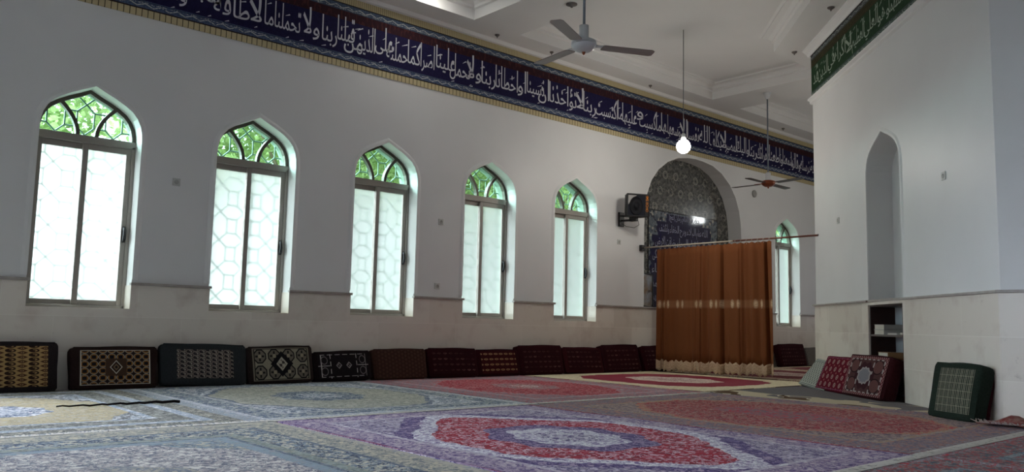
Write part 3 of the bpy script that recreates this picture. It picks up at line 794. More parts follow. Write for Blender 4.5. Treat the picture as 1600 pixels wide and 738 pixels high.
# flush lamp at the top edge of the picture
fl = thing('ceiling_lamp', 'round lit flush lamp on the ceiling at the top edge of the photo', 'ceiling lamp', (6.05, 8.35, CZ+.12))
MB().lathe([(.16, .115), (.16, .05), (.15, .04)], 24).build('lamp_rim', WHITEP, fl)
MB().lathe([(.15, .05), (.14, .02), (.09, -.01), (.003, -.02)], 24).build('lamp_shade', EMIT, fl)
fit = [((7.51, 8.9, CZ), 'small ceiling hook above the navy banner beside the nearest beam', .035), ((7.45, 7.33, CZ), 'grey round ceiling boss left of the large fan rod', .075),
       ((11.18, 6.26, CZ), 'small dark ceiling hook at the inner corner by the pier', .04), ((9.92, 5.03, CZ), 'small dark ceiling hook above the green banner', .045), ((15.4, 8.9, CZ), 'small ceiling hook over the far end of the navy banner', .035),
       ((8.6, 8.88, CZ), 'small ceiling hook right of the large fan above the banner', .03), ((11.05, 8.92, CZ), 'small ceiling hook over the middle of the navy banner left of the bulb wire', .03)]
GREYC = plain('grey ceiling fitting', srgb(112, 106, 102), .6)
for loc, lab, r in fit:
    o = MB().lathe([(r, 0), (r, -.012), (r*.6, -.025), (r*.25, -.03), (r*.2, -.05)], 14).build('ceiling_hook', GREYC); o.location = loc; tag(o, lab, 'ceiling hook')
# wall sockets and vent cap
def socket(name, label, P, cat='socket'):
    t = thing(name, label, cat); 
    m = MB(); m.box(-.042, .042, -.01, 0, -.042, .042); m.build('plate', plain('ivory plate', srgb(196, 198, 194), .4), t, bevel=.004)
    m = MB().lathe([(.024, 0), (.024, .004), (.02, .004), (.018, .001), (.003, .001)], 16, (0, -.0095, 0), (0, -1, 0)); m.build('inset', plain('socket inset', srgb(170, 170, 166), .5), t)
    return t
for x_, z_, lab in ((3.14, 2.21, 'small white wall socket between the first and second windows from the left'), (6.74, 2.13, 'upper small white wall socket between the third and fourth windows'), (6.71, 1.24, 'lower small white wall socket just above the ledge between the third and fourth windows'), (10.46, 2.16, 'tiny white wall plate below the black loudspeaker')):
    s_ = socket('wall_socket', lab, None); s_.location = (x_, WY, z_)
for s0, z_, lab in ((8.116, 2.274, 'white wall plate on the pier right of the niche'), (11.176, 2.224, 'white wall plate on the pier left of the niche')):
    s_ = socket('wall_socket', lab, None); s_.location = PP(s0, z_); s_.rotation_euler = (0, 0, PI/4+PI)
o = MB().lathe([(.075, 0), (.075, .02), (.06, .03), (.003, .032)], 24, (0, 0, 0), (0, -1, 0)).build('vent_cap', plain('grey cap', srgb(150, 150, 146), .5)); o.location = (14.586, WY, 3.483); tag(o, 'round grey vent cap on the white wall below the far fan', 'vent cap')

# ------------------------------------------------------------------ carpets
def rug_mat(name, a, b, kind, seed=0.):
    """a, b half sizes; patterned by kind; local x across, y along"""
    M = Mat(name, .95, .05); x, y, z = M.coords(); K = kind
    off = M.t.nodes.new('ShaderNodeVectorMath'); off.operation = 'ADD'; M.t.links.new(M.vec, off.inputs[0]); off.inputs[1].default_value = (seed*7.3, seed*3.1, 0); V = off.outputs[0]
    wob = (M.noise(7, 2, V)-.5)
    d = (x.abs()*-1+a).min(y.abs()*-1+b)+wob*.012
    fine = M.voro(50, V); fine2 = M.voro(34, V); nz = M.noise(17, 4, V, .6); curl = (M.noise(8, 2, V, 1.2)-.5).abs(); curl2 = (M.noise(17, 2, V, 1.)-.5).abs()
    # medallion
    cx, cy = K.get('c', (0, 0)); xx, yy = x-cx, y-cy
    th = yy.atan2(xx)
    def med(ra, rb, n, amp, p=2.):
        e = ((xx/ra).abs()**p+(yy/rb).abs()**p)**(1/p)
        return e+(th*n).cos()*amp+wob*.12
    def tex(c, c2, c3, dens=.5, f=None):
        c, c2, c3 = lite(c), lite(c2), lite(c3)
        q = M.mix(fine.gt(1-dens*.5), c, c2); q = M.mix(fine2.lt(dens*.3), q, c3)
        q = M.mix(curl.lt(.02), q, c2); q = M.mix(curl2.lt(.018), q, c3); q = M.mix(curl.band(.03, .04)*.6, q, tuple(k*.4 for k in c)); return q
    c = tex(*K['field'])
    if 'spandrel' in K:
        e = med(*K['outer']); c = M.mix(e.gt(1), c, tex(*K['spandrel']))
        if 'rim' in K: c = M.mix(e.band(1-K['rimw'], 1), c, tex(*K['rim']))
        if 'rim2' in K: c = M.mix(e.band(1, 1+K['rimw']*.9), c, tex(*K['rim2']))
    for ra, rb, n, amp, cols in K.get('meds', ()):
        e = med(ra, rb, n, amp); c = M.mix(e.lt(1), c, tex(*cols))
    edge = 0
    for w, cols in K['border']:                       # from the outside in
        c2_ = tex(*cols) if isinstance(cols[0], tuple) else cols
        c = M.mix(d.band(edge, edge+w), c, c2_) if False else c
        edge += w
    e0 = 0
    for w, cols in K['border']:
        c = M.mix(d.gt(e0-.001)*d.lt(e0+w), c, tex(*cols) if not K.get('plainb') else cols[0]); e0 += w
    big = M.noise(1.2, 2, V); c = M.mix(big.ramp(.35, .7)*.06, c, K.get('dust', (.35, .33, .32)))
    M.color(c); M.bump(nz, .35, .01)
    M.b.inputs['Sheen Weight'].default_value = .03; M.b.inputs['Sheen Roughness'].default_value = .5
    return M.m
s_ = srgb
lite = lambda c: tuple(min(.9, k*1.3+.012) for k in c)
BEIGE, TAN, OLV, GRY = s_(172, 165, 150), s_(176, 161, 128), s_(146, 144, 132), s_(140, 142, 148)
LBL, NVY, DGR, WHT = s_(136, 148, 164), s_(70, 80, 104), s_(92, 92, 90), s_(206, 204, 206)
RED, DRED, PUR, LAV, PNK = s_(172, 40, 56), s_(140, 24, 42), s_(66, 46, 100), s_(160, 140, 164), s_(196, 150, 158)
def fringe(P0, P1, out, n, parent, name='fringe'):
    m = MB(); n = int(n*1.3); rd = random.Random(n); P0, P1, out = Vector(P0), Vector(P1), Vector(out)
    t = (P1-P0); tn = t.normalized()
    for i in range(n):
        p = P0+t*((i+rd.random())/n); L = rd.uniform(.025, .1); dv = out*L+tn*rd.uniform(-.035, .035); w = tn*rd.uniform(.005, .011)
        h = Vector((0, 0, rd.uniform(-.001, .004)))
        m.add([p-w, p+w, p+dv*.5+w+h, p+dv*.5-w+h], [(0, 1, 2, 3)]); m.add([p+dv*.5-w+h, p+dv*.5+w+h, p+dv+w*.4+h, p+dv-w*.4+h], [(0, 1, 2, 3)])
    o = m.build(name, FRG, parent, fix=False); o['kind'] = 'stuff'; return o
FRG = plain('cream fringe yarn', s_(234, 228, 220), .9, .1)
def pier_clip(wx, wy):
    wx = min(wx, 7.655) if wy < 2.5 else wx
    k = max(0, (wx-wy)-5.19)/2 if wy < 6.02 else 0
    return (wx-k, wy+k) if wy >= 2.45 else (wx, wy)
def rug(label, x0, x1, y0, y1, kind, seed, fr=(), rot=0, th=.012, red=None, lift=0, group=None):
    cx, cy = (x0+x1)/2, (y0+y1)/2; a, b = (x1-x0)/2, (y1-y0)/2
    t = thing('persian_rug', label, 'rug', (cx, cy, lift), rot, group)
    nx, ny = 22, 26; vs, fs = [], []
    rd = random.Random(int(seed*10))
    for lay in (0, 1):
        for j in range(ny+1):
            for i in range(nx+1):
                X_, Y_ = -a+2*a*i/nx, -b+2*b*j/ny
                ed = .008*math.sin(Y_*5+seed) if i in (0, nx) else 0; e2 = .008*math.sin(X_*6+seed*2) if j in (0, ny) else 0
                h = .003*mnoise.noise(Vector((X_*1.5+seed, Y_*1.5, 0))) if lay else 0
                px_, py_ = pier_clip(X_+ed+cx, Y_+e2+cy); vs.append((px_-cx, py_-cy, h+(th if lay else .001)))
    N = (nx+1)*(ny+1)
    for j in range(ny):
        for i in range(nx):
            k = j*(nx+1)+i; fs.append((N+k, N+k+1, N+k+nx+2, N+k+nx+1))
    ringi = [i for i in range(nx+1)]+[j*(nx+1)+nx for j in range(1, ny+1)]+[ny*(nx+1)+i for i in range(nx-1, -1, -1)]+[j*(nx+1) for j in range(ny-1, 0, -1)]
    for p, q in zip(ringi, ringi[1:]+ringi[:1]): fs.append((p, q, N+q, N+p))
    MB().add(vs, fs, False).build('pile', rug_mat('rug '+label[:18], a, b, kind, seed), t, fix=False)
    if red:
        for sx in red[1]:
            m = MB().tube([(sx*(a-.006)+.008*math.sin(Y_*5+seed), Y_, th*.6) for Y_ in [-b+2*b*k/20 for k in range(21)]], .006, 6)
            m.build('bound_edge', red[0], t)
    for f in fr:
        xr = min(a, 7.6-cx) if y0 < 2.4 else a
        if f == 'n': fringe((-a, b, th+.002), (a if b+cy > 2.5 else xr, b, th+.002), (0, 1, 0), int(a*170), t)
        if f == 's': fringe((-a, -b, th+.002), (xr, -b, th+.002), (0, -1, 0), int(a*170), t)
        if f == 'e': fringe((a, -b, th+.002), (a, b, th+.002), (1, 0, 0), int(b*170), t)
    return t
REDL = plain('red overcast edge', s_(150, 26, 40), .9, .1); BLKL = plain('black worn edge', s_(34, 30, 30), .9, .1)
K_TAN = dict(field=(TAN, s_(150, 138, 112), BEIGE, .55), spandrel=(s_(150, 156, 164), DGR, WHT, .7), outer=(.95, 1.3, 8, .03), rim=(DGR, GRY, WHT, .6), rimw=.1,
    meds=((.36, .42, 8, .06, (s_(120, 130, 148), NVY, WHT, .9)), (.2, .22, 8, .06, (WHT, s_(120, 130, 150), GRY, .6))),
    border=((.06, (s_(150, 150, 152), GRY, LBL, .5)), (.16, (s_(112, 110, 104), DGR, BEIGE, .8)), (.1, (s_(148, 154, 164), LBL, WHT, .4)), (.2, (s_(120, 118, 112), DGR, s_(160, 158, 150), .9)), (.05, (s_(140, 148, 160), LBL, WHT, .4))))
K_TAN1 = dict(K_TAN, c=(0, .75)); K_TAN2 = dict(K_TAN, c=(0, -.87))
rug('tan and grey medallion rug along the wall at the left, under the black binding', -.1, 2.655, 5.72, 8.98, dict(K_TAN, c=(0, -.15)), 1)
o = MB().tube([(1.7+.95*k/20, 7.255+.012*math.sin(k*.9), .027+.004*math.sin(k*2.1)) for k in range(21)], [.006+.006*k/20 for k in range(21)], 6).build('loose_binding', BLKL); tag(o, 'black frayed rug binding lying across the tan rug at the left', 'rug binding')
K_OLV = dict(field=(s_(160, 156, 145), s_(128, 128, 120), s_(184, 180, 168), .5), spandrel=(s_(126, 136, 150), NVY, WHT, .85), outer=(1.0, 1.3, 8, .03), rim=(NVY, s_(100, 110, 130), GRY, .7), rimw=.05, rim2=(WHT, s_(140, 150, 164), GRY, .6),
    meds=((.42, .5, 8, .06, (s_(96, 108, 128), NVY, s_(170, 172, 170), .8)), (.22, .26, 8, .08, (WHT, LBL, NVY, .6))),
    border=((.06, (s_(160, 160, 164), GRY, LBL, .4)), (.06, (s_(176, 176, 184), WHT, GRY, .3)), (.22, (s_(116, 126, 142), NVY, s_(178, 178, 172), .9)), (.05, (s_(164, 164, 168), WHT, GRY, .4))))
rug('beige and blue-grey medallion rug between the tan rug and the red rug', 2.665, 5.39, 5.72, 8.95, K_OLV, 2, fr=('s',))
K_RED = dict(field=(s_(160, 36, 52), s_(186, 120, 124), s_(116, 20, 38), .6), spandrel=(s_(150, 128, 132), s_(168, 92, 98), s_(112, 104, 118), .8), outer=(1.0, 1.3, 12, .02), rim=(s_(160, 130, 136), GRY, RED, .7), rimw=.06,
    meds=((.36, .46, 8, .05, (s_(168, 150, 148), s_(120, 90, 100), RED, .7)), (.16, .2, 8, .05, (s_(150, 120, 112), WHT, RED, .6))),
    border=((.05, (s_(142, 116, 124), GRY, RED, .5)), (.24, (s_(146, 128, 132), s_(112, 100, 114), s_(170, 96, 100), .9)), (.05, (s_(158, 140, 142), PNK, GRY, .5))))
rug('red medallion rug by the wall under the dark red cushions', 5.41, 8.12, 5.74, 8.92, K_RED, 3, fr=('s',), red=(REDL, (-1,)))
K_MAU = dict(field=(s_(164, 156, 156), s_(104, 106, 120), s_(204, 200, 194), .7), spandrel=(s_(136, 148, 158), s_(98, 110, 124), s_(176, 172, 156), .8), outer=(.86, 1.25, 6, .05), rim=(s_(122, 140, 152), s_(90, 104, 120), BEIGE, .6), rimw=.06,
    meds=((.3, .4, 6, .08, (s_(150, 150, 150), s_(110, 116, 130), BEIGE, .8)),),
    border=((.06, (s_(172, 166, 152), BEIGE, GRY, .4)), (.2, (s_(158, 154, 142), s_(112, 116, 120), s_(184, 176, 156), .8)), (.03, (s_(98, 108, 120), NVY, GRY, .4)), (.2, (s_(124, 136, 148), s_(62, 72, 92), s_(186, 182, 166), 1.)), (.08, (s_(142, 150, 146), s_(110, 120, 116), OLV, .5)), (.03, (s_(98, 110, 122), NVY, GRY, .4)), (.08, (s_(130, 146, 156), LBL, GRY, .5))))
rug('blue-grey rug with a mauve field in the left foreground', -.15, 2.745, 2.2, 5.67, K_MAU, 4, fr=('n',))
K_PUR = dict(field=(s_(156, 22, 46), s_(198, 158, 170), s_(112, 16, 40), .5), spandrel=(s_(150, 138, 154), s_(88, 74, 116), s_(188, 178, 192), .6), outer=(1.0, 1.4, 6, .04, 1.5), rim=(s_(216, 212, 220), s_(170, 160, 178), s_(120, 100, 140), .5), rimw=.13, rim2=(s_(62, 44, 98), s_(100, 84, 130), LAV, .6),
    meds=((.5, .62, 8, .06, (s_(86, 66, 112), s_(150, 130, 160), s_(62, 48, 96), .6)), (.34, .44, 8, .07, (WHT, s_(170, 160, 180), s_(120, 104, 144), .5)), (.2, .24, 8, .07, (s_(160, 148, 170), WHT, PUR, .7))),
    border=((.05, (s_(136, 116, 140), PUR, LAV, .5)), (.2, (s_(152, 134, 156), s_(96, 76, 122), s_(184, 170, 178), .7)), (.04, (s_(170, 160, 172), LAV, WHT, .4))))
rug('purple and red medallion rug with white rim in the middle foreground', 2.765, 5.235, 2.19, 5.64, K_PUR, 5, fr=('n', 's'), red=(REDL, (-1, 1)))
K_BRN = dict(field=(s_(150, 52, 56), s_(160, 120, 112), s_(112, 36, 48), .75), spandrel=(s_(132, 112, 112), s_(160, 134, 122), s_(86, 72, 88), .9), outer=(1.05, 1.4, 12, .02), rim=(s_(150, 112, 100), s_(160, 128, 100), RED, .7), rimw=.07,
    meds=((.3, .7, 8, .06, (s_(142, 104, 104), s_(110, 88, 100), RED, .8)),),
    border=((.06, (s_(128, 112, 116), GRY, s_(120, 80, 84), .5)), (.28, (s_(130, 116, 120), s_(98, 90, 108), s_(156, 110, 100), .9)), (.05, (s_(150, 120, 100), s_(160, 130, 106), GRY, .5))))
rug('faded red and grey-brown rug on the right in front of the pier', 5.255, 8.13, 2.2, 5.66, K_BRN, 6, fr=('n', 's'), red=(REDL, (-1,)))
K_DRK = dict(field=(s_(60, 68, 78), s_(110, 124, 126), s_(40, 46, 60), .6), spandrel=(s_(150, 62, 64), s_(120, 128, 130), s_(70, 70, 84), .9), outer=(.9, 1.2, 8, .05), rim=(s_(118, 130, 134), s_(70, 80, 90), WHT, .7), rimw=.1,
    border=((.05, (s_(120, 96, 100), GRY, RED, .5)), (.22, (s_(128, 128, 128), s_(150, 60, 60), s_(70, 74, 84), 1.)), (.05, (s_(110, 124, 126), GRY, NVY, .5))))
rug('dark slate and red rug at the bottom right corner', 5.26, 8.1, -1.2, 2.1, K_DRK, 7, fr=('n',), red=(REDL, ()))
rug('dark slate and red rug at the bottom edge left of the corner rug', 2.76, 5.245, -1.2, 2.1, K_DRK, 8, fr=('n',))
K_MAR = dict(field=(s_(122, 22, 44), s_(128, 28, 50), s_(112, 18, 40), .25), spandrel=(s_(196, 182, 152), s_(206, 194, 168), s_(180, 164, 132), .4), outer=(1.12, 1.2, 16, .015, 3.2), meds=((.55, .7, 8, .05, (s_(190, 172, 160), s_(160, 120, 116), s_(206, 196, 180), .6)), (.3, .4, 8, .06, (s_(170, 146, 142), s_(196, 184, 170), s_(130, 60, 72), .6))),
    border=((.015, (s_(90, 50, 40), s_(90, 50, 40), s_(60, 36, 30), .2)), (.12, (s_(200, 186, 156), s_(206, 194, 168), s_(186, 170, 140), .4))))
rug('maroon rug with a scalloped cream border in front of the curtain', 8.15, 11.05, 5.78, 8.85, K_MAR, 9, th=.014)
K_MAR2 = dict(K_MAR, field=(s_(104, 28, 42), s_(120, 60, 64), s_(84, 22, 36), .5), spandrel=(s_(150, 120, 112), s_(110, 40, 50), s_(180, 164, 140), .7))
rug('dark maroon rug behind the curtain right of the mihrab', 11.3, 14.2, 6.15, 8.8, K_MAR2, 10)
rug('dark maroon rug at the far end beside the last window', 14.25, 17.2, 6.15, 8.8, K_MAR2, 11)
# fitted grey mat with cream shapes along the pier
def mat_mat():
    M = Mat('grey mat with cream leaves', .95, .05); x, y, z = M.coords()
    n = M.noise(1.5, 1, M.vecof(x*1.2, y*1.2, 0.), .3); n2 = M.noise(1.7, 1, M.vecof(x*1.3+5, y*1.3, 3.), .2)
    c = M.mix(M.noise(50, 2), s_(104, 100, 104), s_(122, 116, 116))
    near = (x+(M.noise(1.5, 1)-.5)*.5).lt(8.72)      # the leaf pattern runs along the edge away from the pier
    c = M.mix(near*n.gt(.41), c, s_(196, 182, 156)); c = M.mix(near*n2.gt(.57), c, s_(96, 74, 56)); c = M.mix(near*n2.band(.545, .57), c, s_(204, 194, 172))
    M.color(c); M.bump(M.noise(60, 2), .3, .006); return M.m
poly = [(8.17, 5.74), (8.17, 2.98), (11.05, 5.76)]
poly = [(8.17, 5.76), (8.17, 8.17-5.185), (8.17+2.74, 8.17+2.74-5.185), (10.94, 5.76)]
m = MB().prism(poly, lambda u, v, d: (u, v, d), .001, .010)
tag(m.build('floor_mat', mat_mat()), 'grey mat with cream and brown leaf shapes filling the corner at the pier foot', 'mat')
# turned-up rug corner by the green cushion
fc = thing('rug_corner', 'crumpled red rug corner with pale tassels lying right of the green cushion', 'rug', (7.63, 2.42, .016))
m = MB(); nx, ny = 14, 8; vs, fs = [], []
for j in range(ny+1):
    for i in range(nx+1):
        u, v = i/nx, j/ny
        vs.append((-.24*v+.02*math.sin(u*9)-(.0 if u > .3 else .0), .16-u*.75, .012+(.07*math.exp(-((u-.32)/.14)**2)+.05*math.exp(-((u-.75)/.16)**2))*math.sin(PI*(.15+.8*v))))
for j in range(ny):
    for i in range(nx): k = j*(nx+1)+i; fs.append((k, k+1, k+nx+2, k+nx+1))
o = m.add(vs, fs, True).build('cloth', mottled('red brown kilim', s_(120, 40, 40), s_(150, 120, 112), 24, .95, .05), fc, fix=False); o.modifiers.new('thick', 'SOLIDIFY').thickness = .01
fringe((-.24, .16, .02), (-.24, -.55, .02), (-1, 0, .4), 46, fc, 'tassels')

# ------------------------------------------------------------------ cushions
def cush_mat(kind, w, h):
    """front face pattern; x across, z up from the base"""
    M = Mat('cushion weave '+kind, .9, .1); x, y, z = M.coords(); zc = z-h/2
    nz = M.noise(70, 2); K = kind
    def grid(px, pz, shift=.5):
        col = (x/px).floor(); u = (x/px).fract()-.5; v = (zc/pz+(col*.5).fract()*2*shift).fract()-.5
        return u, v, col
    def ell(u, v, a, b): return ((u/a)*(u/a)+(v/b)*(v/b)).sqrt()
    inner = (x.abs()/(w/2)).max(zc.abs()/(h/2))
    if K == 'tan_ovals':
        c = M.mix(nz, s_(176, 146, 98), s_(160, 130, 86)); u, v, col = grid(.098, .043)
        e = ell(u, v, .47, .44); alt = (col*.5).fract().gt(.25)
        lens = u.abs()/.5+v.abs()/.42
        c = M.mix(e.lt(1)*(1-alt), c, s_(46, 30, 26)); c = M.mix(e.band(.28, .62)*(1-alt)*((u*9+v*4).sin()).gt(-.2), c, s_(150, 120, 84)); c = M.mix(e.lt(.24)*(1-alt), c, s_(50, 34, 28))
        c = M.mix(lens.lt(1)*alt, c, s_(70, 42, 28)); c = M.mix(ell(u, v, .16, .2).lt(1)*alt, c, s_(150, 120, 88)); c = M.mix(ell(u, v, .08, .1).lt(1)*alt, c, s_(50, 30, 24))
    elif K == 'interlace':
        c = M.mix(nz, s_(58, 40, 30), s_(44, 32, 28)); u, v, col = grid(w/8, h/5, 0)
        r = ell(u, v, .5, .5); c = M.mix(r.band(.55, .8), c, s_(150, 104, 52)); c = M.mix((u.abs()-v.abs()).abs().lt(.05), c, s_(24, 24, 34)); c = M.mix(r.band(.86, .96), c, s_(180, 172, 156)); c = M.mix(r.band(.3, .42), c, s_(24, 24, 34)); c = M.mix(r.lt(.2), c, s_(24, 26, 36))
        b = x.abs()/(w*.19)+zc.abs()*0; sq_ = (x.abs()/(w*.15)).max(zc.abs()/(h*.25)); c = M.mix(sq_.lt(1), c, s_(72, 54, 42)); dm = x.abs()/(w*.09)+zc.abs()/(h*.2)
        c = M.mix(dm.lt(1), c, s_(206, 200, 184)); c = M.mix(dm.lt(.86), c, s_(58, 42, 36)); c = M.mix(dm.lt(.45), c, s_(140, 118, 88)); c = M.mix(dm.lt(.3), c, s_(40, 32, 32))
        c = M.mix(inner.band(.965, 1.2), c, s_(190, 184, 170))
    elif K == 'grey_gul':
        c = M.mix(nz, s_(164, 154, 142), s_(140, 130, 120)); u, v, col = grid(w/9, h/7, .5); e = ell(u, v, .5, .42)
        c = M.mix(e.lt(1), c, s_(40, 36, 40)); c = M.mix(e.band(.3, .7)*((u*8+v*5).sin()).gt(.1), c, s_(160, 150, 140)); c = M.mix((u.abs()+v.abs()*.8).gt(.62), c, s_(112, 100, 94))
    elif K == 'octagons':
        c = M.mix(nz, s_(150, 144, 126), s_(128, 122, 106)); u = ((x/(w/4)).fract()-.5); v = ((zc/(h/2)).fract()-.5)
        o = (u.abs().max(v.abs())).max((u.abs()+v.abs())*.72); c = M.mix(o.lt(.44), c, s_(28, 26, 28)); c = M.mix(o.lt(.36), c, s_(112, 104, 92)); c = M.mix((u.abs().lt(.06)).max(v.abs().lt(.06))*o.lt(.3), c, s_(34, 30, 30)); c = M.mix(o.lt(.12), c, s_(150, 140, 120))
        dm = x.abs()/(w*.2)+zc.abs()/(h*.4); c = M.mix(dm.lt(1), c, s_(24, 22, 26)); dm2 = x.abs()/(w*.1)+zc.abs()/(h*.22); c = M.mix(dm2.lt(1), c, s_(170, 164, 148)); c = M.mix(dm2.lt(.7)*((x*90).sin()*(zc*90).sin()).gt(0), c, s_(60, 54, 52))
        c = M.mix(inner.band(.92, 1.2), c, s_(120, 112, 98)); c = M.mix(inner.band(.92, .95), c, s_(30, 28, 28))
    elif K == 'dark_outline':
        c = M.mix(nz, s_(34, 28, 30), s_(26, 22, 26)); line = s_(176, 170, 166)
        f = inner; c = M.mix(f.band(.86, .9)*((x*60).sin()).gt(-.5), c, line); c = M.mix((x.abs()-w*.26).abs().lt(.005)*((zc*70).sin()).gt(-.4), c, line)
        u = x.abs()-w*.1; dm = u.abs()/.055+zc.abs()/.06; c = M.mix(dm.band(.55, .7), c, line); c = M.mix(dm.lt(.5)*((x*140).sin()*(zc*140).sin()).gt(0), c, s_(120, 110, 108)); q = x.abs()-w*.38
        c = M.mix(ell(q, zc.abs()-h*.22, .045, .05).band(.8, 1), c, s_(120, 112, 112)); c = M.mix((zc.abs()).lt(.004)*x.abs().gt(w*.28), c, line)
    elif K == 'plain_brown':
        u, v, col = grid(.05, .05, .5); c = M.mix(nz, s_(66, 44, 36), s_(56, 36, 32)); c = M.mix(ell(u, v, .3, .3).lt(1)*.35, c, s_(100, 72, 58))
    elif K == 'maroon':
        u, v, col = grid(.095, .075, 0); c = M.mix(nz, s_(50, 15, 22), s_(38, 11, 18)); w2 = M.noise(6, 1); m_ = (ell(u, v-.1, .3, .12).band(.6, 1.1)*v.gt(0)).max(ell(u, v, .1, .1).lt(1)); c = M.mix(m_*w2.ramp(.35, .7)*.5, c, s_(150, 110, 100))
    elif K == 'maroon_gold':
        u, v, col = grid(.095, .075, 0); c = M.mix(nz, s_(64, 20, 22), s_(52, 14, 20)); m_ = (ell(u, v-.1, .34, .16).band(.5, 1.15)*v.gt(-.05)).max(ell(u, v, .12, .1).lt(1)); c = M.mix(m_*.75, c, s_(170, 134, 96))
    elif K == 'lattice':
        p, q = (x+zc), (x-zc); u, v = (p/.075).fract()-.5, (q/.075).fract()-.5; c = M.mix(nz, s_(176, 176, 166), s_(160, 160, 152)); o = u.abs().max(v.abs()); c = M.mix(o.lt(.34), c, s_(62, 70, 70)); c = M.mix((u*u+v*v).lt(.03), c, s_(150, 150, 140))
        c = M.mix(zc.abs().gt(h*.4), c, M.mix(((zc/.02).fract()).lt(.5), s_(70, 80, 82), s_(170, 170, 160)))
    elif K == 'red_gul':
        u, v, col = grid(.13, .1, 0); c = M.mix(nz, s_(100, 20, 36), s_(84, 16, 30)); e = ell(u, v, .21, .29); c = M.mix(e.lt(1), c, s_(166, 136, 130)); c = M.mix(e.lt(.68), c, s_(90, 26, 40)); c = M.mix(e.lt(.34), c, s_(160, 132, 126))
        u2 = (x/.13+.5).fract()-.5; v2 = (zc/.1+.5).fract()-.5; c = M.mix((u2.abs()/.12+v2.abs()/.16).lt(1), c, s_(150, 84, 84)); c = M.mix(inner.band(.9, .96)*((x*110).sin()*(zc*110).sin()+.3).gt(0), c, s_(110, 56, 80))
    elif K == 'maroon_medallion':
        c = M.mix(nz, s_(84, 54, 52), s_(66, 40, 42)); th = zc.atan2(x); e = ell(x, zc, w*.17, h*.22)+(th*10).cos()*.06; g = s_(150, 140, 138)
        big = ell(x, zc, w*.27, h*.34)+(th*8).cos()*.08; c = M.mix(big.lt(1), c, s_(56, 28, 34)); c = M.mix(e.lt(1), c, g); c = M.mix(e.lt(.8), c, s_(120, 116, 122))
        q, p = x.abs()-w*.3, zc.abs()-h*.24; o = ell(q, p, w*.13, h*.19); c = M.mix(o.band(.85, 1.0), c, s_(40, 22, 26)); c = M.mix(o.lt(.85), c, s_(96, 62, 60)); c = M.mix((x.abs()-w*.18).abs().lt(.012)*((zc*60).sin()).gt(-.2)*zc.abs().gt(h*.05), c, g); c = M.mix(inner.band(.82, .88)*((x*70).sin()*(zc*70).sin()).gt(-.1), c, g)
        c = M.mix(inner.gt(.88), c, M.mix(((x*150).sin()*(zc*150).sin()).gt(.1), s_(84, 30, 40), s_(150, 116, 112)))
    elif K == 'green_grid':
        c = M.mix(nz, s_(46, 54, 46), s_(34, 42, 36)); u = ((x/.055).fract()-.5).abs(); v = ((zc/.066).fract()-.5).abs(); d2 = ((zc/.012).fract()).lt(.62); ln = s_(164, 160, 140)
        c = M.mix(u.band(.28, .44)*d2*.8, c, ln); c = M.mix(u.lt(.08)*d2*.65, c, ln); c = M.mix(v.gt(.46)*.4, c, ln)
    elif K == 'grey_weave':
        p, q = (x+zc), (x-zc); u, v = (p/.05).fract()-.5, (q/.05).fract()-.5; c = M.mix(u.abs().max(v.abs()).gt(.36), s_(60, 58, 58), s_(140, 134, 126))
    M.color(c); M.bump(nz, .3, .004); return M.m
def rbox(w, h, t, r, n=4):
    """a firm cushion block with rounded edges and slightly swollen faces, base at z 0, front at y 0, back at y t"""
    N = 12; vs, fs, idx = [], [], {}
    def pos(i, j, k):
        a, b, c = -1+2*i/N, -1+2*j/N, -1+2*k/N
        p = Vector((a*w/2, b*t/2, c*h/2)); q = Vector((max(-w/2+r, min(w/2-r, p.x)), max(-t/2+r, min(t/2-r, p.y)), max(-h/2+r, min(h/2-r, p.z))))
        dd = p-q
        if dd.length > 1e-6: p = q+dd.normalized()*min(r, dd.length if dd.length < r else r)
        p.y += b*t*.10*(1-a*a)*(1-c*c)
        p.z += .006*math.sin(a*3+1)*c; p.x += .006*math.sin(c*2.5)*a
        return p+Vector((0, t/2, h/2))
    def g(i, j, k):
        if (i, j, k) not in idx: idx[(i, j, k)] = len(vs); vs.append(pos(i, j, k))
        return idx[(i, j, k)]
    for u in range(N):
        for v in range(N):
            for ax in range(3):
                for e in (0, N):
                    def Q(a, b): return g(*((e, a, b) if ax == 0 else (a, e, b) if ax == 1 else (a, b, e)))
                    fs.append((Q(u, v), Q(u+1, v), Q(u+1, v+1), Q(u, v+1)))
    return vs, fs
